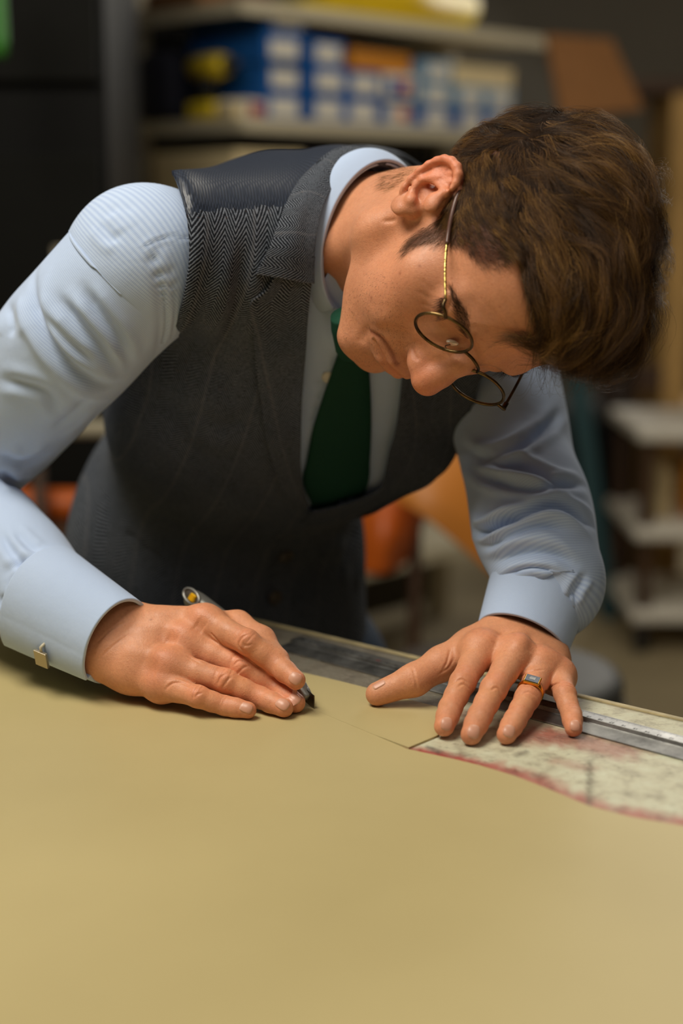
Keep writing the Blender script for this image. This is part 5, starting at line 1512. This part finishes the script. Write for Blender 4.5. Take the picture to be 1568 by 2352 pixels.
# dark scalp under the hair
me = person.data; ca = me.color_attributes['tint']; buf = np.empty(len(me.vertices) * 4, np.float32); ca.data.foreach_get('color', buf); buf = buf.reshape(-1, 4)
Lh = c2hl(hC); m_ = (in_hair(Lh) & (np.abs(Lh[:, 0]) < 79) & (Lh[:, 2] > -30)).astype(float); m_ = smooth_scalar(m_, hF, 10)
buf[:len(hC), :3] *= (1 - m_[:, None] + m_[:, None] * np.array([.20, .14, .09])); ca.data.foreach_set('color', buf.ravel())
# ------------------------------------------------------------------ spectacles
GR = unit(np.array([-.42, .53, .735])); GU_ = unit(np.array([.81, -.148, .569])); GU_ = unit(GU_ - GR * (GU_ @ GR)); GF = np.cross(GU_, GR)
G0 = at(1057, 828, 1.150)
def gl_(x, y, z): return G0 + (GR * x + GF * y + GU_ * z) / 1000
ANT = Mat('antique_brass', .28, srgb(92, 74, 48), metal=.9); _v = ANT.coord('Object'); ANT.base(ANT.ramp(ANT.noise(_v, 60, 4), [(.35, srgb(34, 26, 18)), (.65, srgb(128, 104, 66))])); ANT = ANT.m
GOLD = Mat('engraved_gold', .3, srgb(214, 184, 104), metal=.85); _v = GOLD.coord('Object'); GOLD.base(GOLD.ramp(GOLD.noise(_v, 700, 2), [(.52, srgb(216, 188, 108)), (.60, srgb(70, 54, 30))])); GOLD = GOLD.m
TIPM = plain('brown_acetate', (96, 66, 56), .35); PADM = Mat('clear_silicone', .15, srgb(230, 214, 200)); PADM.b.inputs['Transmission Weight'].default_value = .5; PADM = PADM.m
LENS = bpy.data.materials.new('spectacle_glass'); LENS.use_nodes = True; nt = LENS.node_tree; nt.nodes.clear()
o_ = nt.nodes.new('ShaderNodeOutputMaterial'); mx = nt.nodes.new('ShaderNodeMixShader'); tr = nt.nodes.new('ShaderNodeBsdfTransparent'); gs = nt.nodes.new('ShaderNodeBsdfGlossy'); fr_ = nt.nodes.new('ShaderNodeFresnel')
tr.inputs[0].default_value = (.95, .96, .95, 1); gs.inputs['Roughness'].default_value = .03; fr_.inputs[0].default_value = 1.06
nt.links.new(fr_.outputs[0], mx.inputs[0]); nt.links.new(tr.outputs[0], mx.inputs[1]); nt.links.new(gs.outputs[0], mx.inputs[2]); nt.links.new(mx.outputs[0], o_.inputs[0])
spec = empty('spectacles', toW(G0) - np.array([0, 0, .04])); tag(spec, 'round wire spectacles with gold temples worn low on the nose', 'spectacles')
RR = 22.6
for sx in (1, -1):
    a = np.linspace(0, 2 * np.pi, 73)
    ring = np.array([gl_(sx * 33 + RR * math.cos(q), 0, RR * .97 * math.sin(q)) for q in a])
    v, f = tube(ring, .00125, 10, cap=False); r_ = build('rim', v, f, ANT, spec, cam_space=True)
    # lens: slightly domed disc with thickness
    V = [gl_(sx * 33, 1.6, 0)]; F = []
    for k, q in enumerate((.35, .7, 1.0)):
        for b in a[:-1]: V.append(gl_(sx * 33 + RR * q * .985 * math.cos(b), 1.6 * (1 - q * q), RR * .955 * q * math.sin(b)))
    F += [[0, 1 + i, 1 + (i + 1) % 72] for i in range(72)]
    for k in range(2): F += [[1 + k * 72 + i, 1 + (k + 1) * 72 + i, 1 + (k + 1) * 72 + (i + 1) % 72, 1 + k * 72 + (i + 1) % 72] for i in range(72)]
    l_ = build('lens', np.array(V), F, LENS, spec, cam_space=True)
    # nose pad on its little arm
    v, f = tube(spline(np.array([gl_(sx * 13, -.5, -7), gl_(sx * 11, -4, -10), gl_(sx * 10.5, -6, -7), gl_(sx * 11, -7, -5)]), 14), .0005, 8); n_ = build('pad_arm', v, f, ANT, spec, cam_space=True)
    pc = gl_(sx * 10.8, -7.5, -6)
    V, F = tube(np.array([pc - GU_ * .0055, pc - GU_ * .0035, pc, pc + GU_ * .0035, pc + GU_ * .0055]), [.0006, .0030, .0038, .0030, .0006], 14, up=GF, flat=.45); build('nose_pad', V, F, PADM, n_, cam_space=True)
v, f = tube(spline(np.array([gl_(12.5, .2, 9), gl_(7, 1.2, 13), gl_(0, 1.8, 14.5), gl_(-7, 1.2, 13), gl_(-12.5, .2, 9)]), 24), .0012, 10); build('bridge', v, f, ANT, spec, cam_space=True)
for sx in (1, -1):
    hin = gl_(sx * 62, -3, 11)
    v, f = tube(spline(np.array([gl_(sx * 52.5, .3, 10.5), gl_(sx * 57, 0, 12), gl_(sx * 61, -1, 12), hin, gl_(sx * 62.5, -8, 11)]), 14), .0013, 8, flat=1.4); build('end_piece', v, f, ANT, spec, cam_space=True)
    if sx > 0:
        p_a = gl_(62.5, -8, 11); e_, en_ = cast(hbv, 1058, 452); e_ = e_ + en_ * .003
        m_, mn_ = cast(hbv, 1035, 550); m_ = m_ + mn_ * .0035
        line = spline(np.array([p_a, p_a * .5 + m_ * .5 + en_ * .0015, m_, m_ * .45 + e_ * .55 + en_ * .0012, e_, e_ + unit(e_ - m_) * .004 - en_ * .0035]), 60)
    else:
        M_ = c2hl(line); M_[:, 0] *= -1; p2 = hl2c(M_); p2 = p2 + np.linspace(1, 0, 60)[:, None] ** 2 * (gl_(-62.5, -8, 11) - p2[0]); line = p2
    nr_ = HR * sx
    v, f = tube(line[:31], .0010, 8, up=nr_, flat=1.25); build('temple', v, f, GOLD if sx > 0 else ANT, spec, cam_space=True)
    v, f = tube(line[30:], np.linspace(.0015, .0019, 30), 10, up=nr_); build('temple_tip', v, f, TIPM, spec, cam_space=True)

# ------------------------------------------------------------------ utility knife
KT = on_height(722, 1629, -.0005)
KB = back(KT, 428, 1390, .168)
kd = unit(KB - KT)                                              # from the tip towards the butt
ku = unit(EZW - kd * (EZW @ kd)); kx = np.cross(kd, ku)         # ku: back of the handle
ALU = Mat('cast_metal', .42, srgb(168, 166, 160), metal=.8); _v = ALU.coord('Object'); ALU.bump(ALU.noise(_v, 500, 4), .2, .0006); ALU = ALU.m
BLADE = Mat('blade_steel', .22, srgb(150, 146, 140), metal=1.0).m
YELP = plain('yellow_slider', (240, 186, 16), .4, var=.05)
knife = empty('utility_knife', toW(KT)); tag(knife, 'silver utility knife with a yellow slider in the cutting hand', 'knife')
def kp_(s, x, u): return KT + kd * s + kx * x + ku * u
secs = [(.014, .0038, .0045, .006), (.020, .0050, .0060, .0075), (.032, .0055, .0070, .0095), (.060, .0060, .0076, .0105), (.100, .0066, .0080, .0105), (.140, .0068, .0080, .0100), (.158, .0068, .0078, .0095), (.165, .0058, .0064, .009), (.168, .0034, .0036, .0085)]
Q_ = spline_k(np.array(secs), 60); seg = 28; V = []
for s_, hx, hu, uc in Q_:
    for a in np.arange(seg) * 2 * np.pi / seg:
        c_, n_ = math.cos(a), math.sin(a); V.append(kp_(s_, hx * np.sign(c_) * abs(c_) ** .6, uc + hu * np.sign(n_) * abs(n_) ** .6))
F = gridF(60, seg, True).tolist() + [list(range(seg))[::-1], list(range(59 * seg, 60 * seg))]
V = np.array(V)
kb = build('handle', V, F, ALU, knife, cam_space=True)
m_ = kb.data
kbvh = bvh_of(V, gridF(60, seg, True))
DARKR = plain('hollow_shade', (70, 60, 50), .7)
c_, n_ = cast(kbvh, 440, 1370)
if c_ is None: c_ = kp_(.158, -.006, .018); n_ = ku
n_ = unit(n_ if n_ @ c_ < 0 else -n_); ta = unit(kd - n_ * (kd @ n_)); tb = np.cross(n_, ta)
def oval(c, a, b, h, w, l_, name, mat, par):
    th = np.arange(28) * 2 * np.pi / 28
    r0 = np.array([c + a * l_ * math.cos(q) + b * w * math.sin(q) - n_ * .001 for q in th]); r1 = np.array([c + a * l_ * .94 * math.cos(q) + b * w * .9 * math.sin(q) + n_ * h for q in th])
    return build(name, np.vstack([r0, r1]), gridF(2, 28, True).tolist() + [list(range(28, 56)), list(range(28))[::-1]], mat, par, cam_space=True)
rim = tube(np.array([c_ + ta * .0105 * math.cos(q) + tb * .0052 * math.sin(q) + n_ * .0004 for q in np.linspace(0, 2 * np.pi, 41)]), .0012, 8, cap=False)
build('end_loop', *rim, ALU, kb, cam_space=True)
oval(c_, ta, tb, .0003, .0048, .0100, 'hollow_shade', DARKR, kb)  # flat dark oval, colours in the shade of the open butt
sl = c_ - ta * .0030 + n_ * .0012
v, f = obox(sl, ta, tb, n_, .0065, .0062, .0032); bevel(build('slider', v, f, YELP, knife, cam_space=True, smooth=False), .0009, 3)
for q in (-.002, 0, .002):
    v, f = obox(sl + ta * q + n_ * .0018, ta, tb, n_, .0008, .0052, .0008); build('slider_rib', v, f, YELP, knife, cam_space=True, smooth=False)
# nose and blade
nz_ = tube(np.array([kp_(.020, 0, .0075), kp_(.015, 0, .0065), kp_(.0095, 0, .0052), kp_(.0085, 0, .005)]), [.0068, .0058, .0044, .0030], 16, up=ku, flat=.75); build('nose', *nz_, ALU, knife, cam_space=True)
poly = [(.0000, .0000), (.0035, .0100), (.030, .0100), (.030, .0020), (.0065, .0000)]
P_ = [(-.0003 + q[0], q[1]) for q in poly]
V = np.array([KT + kd * a + ku * b + kx * o for o in (-.00035, .00035) for a, b in P_]); n = 5
F = [list(range(n))[::-1], list(range(n, 2 * n))] + [[i, (i + 1) % n, n + (i + 1) % n, n + i] for i in range(n)]
build('blade', V, F, BLADE, knife, cam_space=True, smooth=False)

# ------------------------------------------------------------------ ring and cufflink
RG = Mat('yellow_gold', .24, srgb(226, 168, 70), metal=1.0).m; STONE = plain('grey_stone', (84, 94, 110), .4, var=.1); INLAY = plain('black_inlay', (24, 26, 32), .2)
A_, B_ = LF['ring'][0], LF['ring'][1]; lbv = lsc.bvh2
top, tn_ = cast(lbv, 1221, 1567)
ax = unit(B_ - A_); rc = A_ + ax * ((top - A_) @ ax); rad_ = np.linalg.norm(top - rc) + .0002
du = unit(top - rc); dx = np.cross(ax, du)
ringo = empty('signet_ring', toW(rc)); tag(ringo, 'gold signet ring with a grey stone on the left ring finger', 'ring')
n, m_ = 72, 12; V = []
for i in range(n):
    a = 2 * np.pi * i / n; wd_ = .0021 + .0026 * max(0, math.cos(a)) ** 6; th_ = .0010 + .0010 * max(0, math.cos(a)) ** 6
    rad_d = math.cos(a) * du + math.sin(a) * dx; c_ = rc + rad_d * (rad_ + .0002)
    for j in range(m_):
        b = 2 * np.pi * j / m_; V.append(c_ + rad_d * th_ * math.cos(b) + ax * wd_ * math.sin(b))
V = np.array(V); F = [[i * m_ + j, i * m_ + (j + 1) % m_, ((i + 1) % n) * m_ + (j + 1) % m_, ((i + 1) % n) * m_ + j] for i in range(n) for j in range(m_)]
band = build('band', V, F, RG, ringo, cam_space=True)
tc_ = rc + du * (rad_ + .0016)
v, f = obox(tc_, dx, ax, du, .0125, .0098, .0026); bz = bevel(build('bezel', v, f, RG, ringo, cam_space=True, smooth=False), .0008, 3)
v, f = obox(tc_ + du * .0014, dx, ax, du, .0105, .0080, .0008); bevel(build('stone', v, f, STONE, ringo, cam_space=True, smooth=False), .0002, 2)
v, f = obox(tc_ + du * .0018, dx, ax, du, .0045, .0036, .0003); build('inlay', v, f, INLAY, ringo, cam_space=True, smooth=False)
c_, n_ = cast(bv_cr, 103, 1502)
n_ = unit(n_ if n_ @ c_ < 0 else -n_); up_ = unit(np.array([.30, .95, 0]) - n_ * (np.array([.30, .95, 0]) @ n_)); sx_ = np.cross(up_, n_)
cfl = empty('cufflink', toW(c_) - np.array([0, 0, .007])); tag(cfl, 'square silver cufflink on the cuff at lower left', 'cufflink')
NICK = Mat('brushed_nickel', .34, srgb(178, 166, 144), metal=.95).m
v, f = obox(c_ + n_ * .0042 - up_ * .002, sx_, up_, n_, .0125, .0135, .0026); bevel(build('face_plate', v, f, NICK, cfl, cam_space=True, smooth=False), .0004, 2)
v, f = tube(np.array([c_ + n_ * .0032 + up_ * .004, c_ + n_ * .003 + up_ * .008, c_ - n_ * .002 + up_ * .009]), .0012, 10); build('post', v, f, STEEL, cfl, cam_space=True)
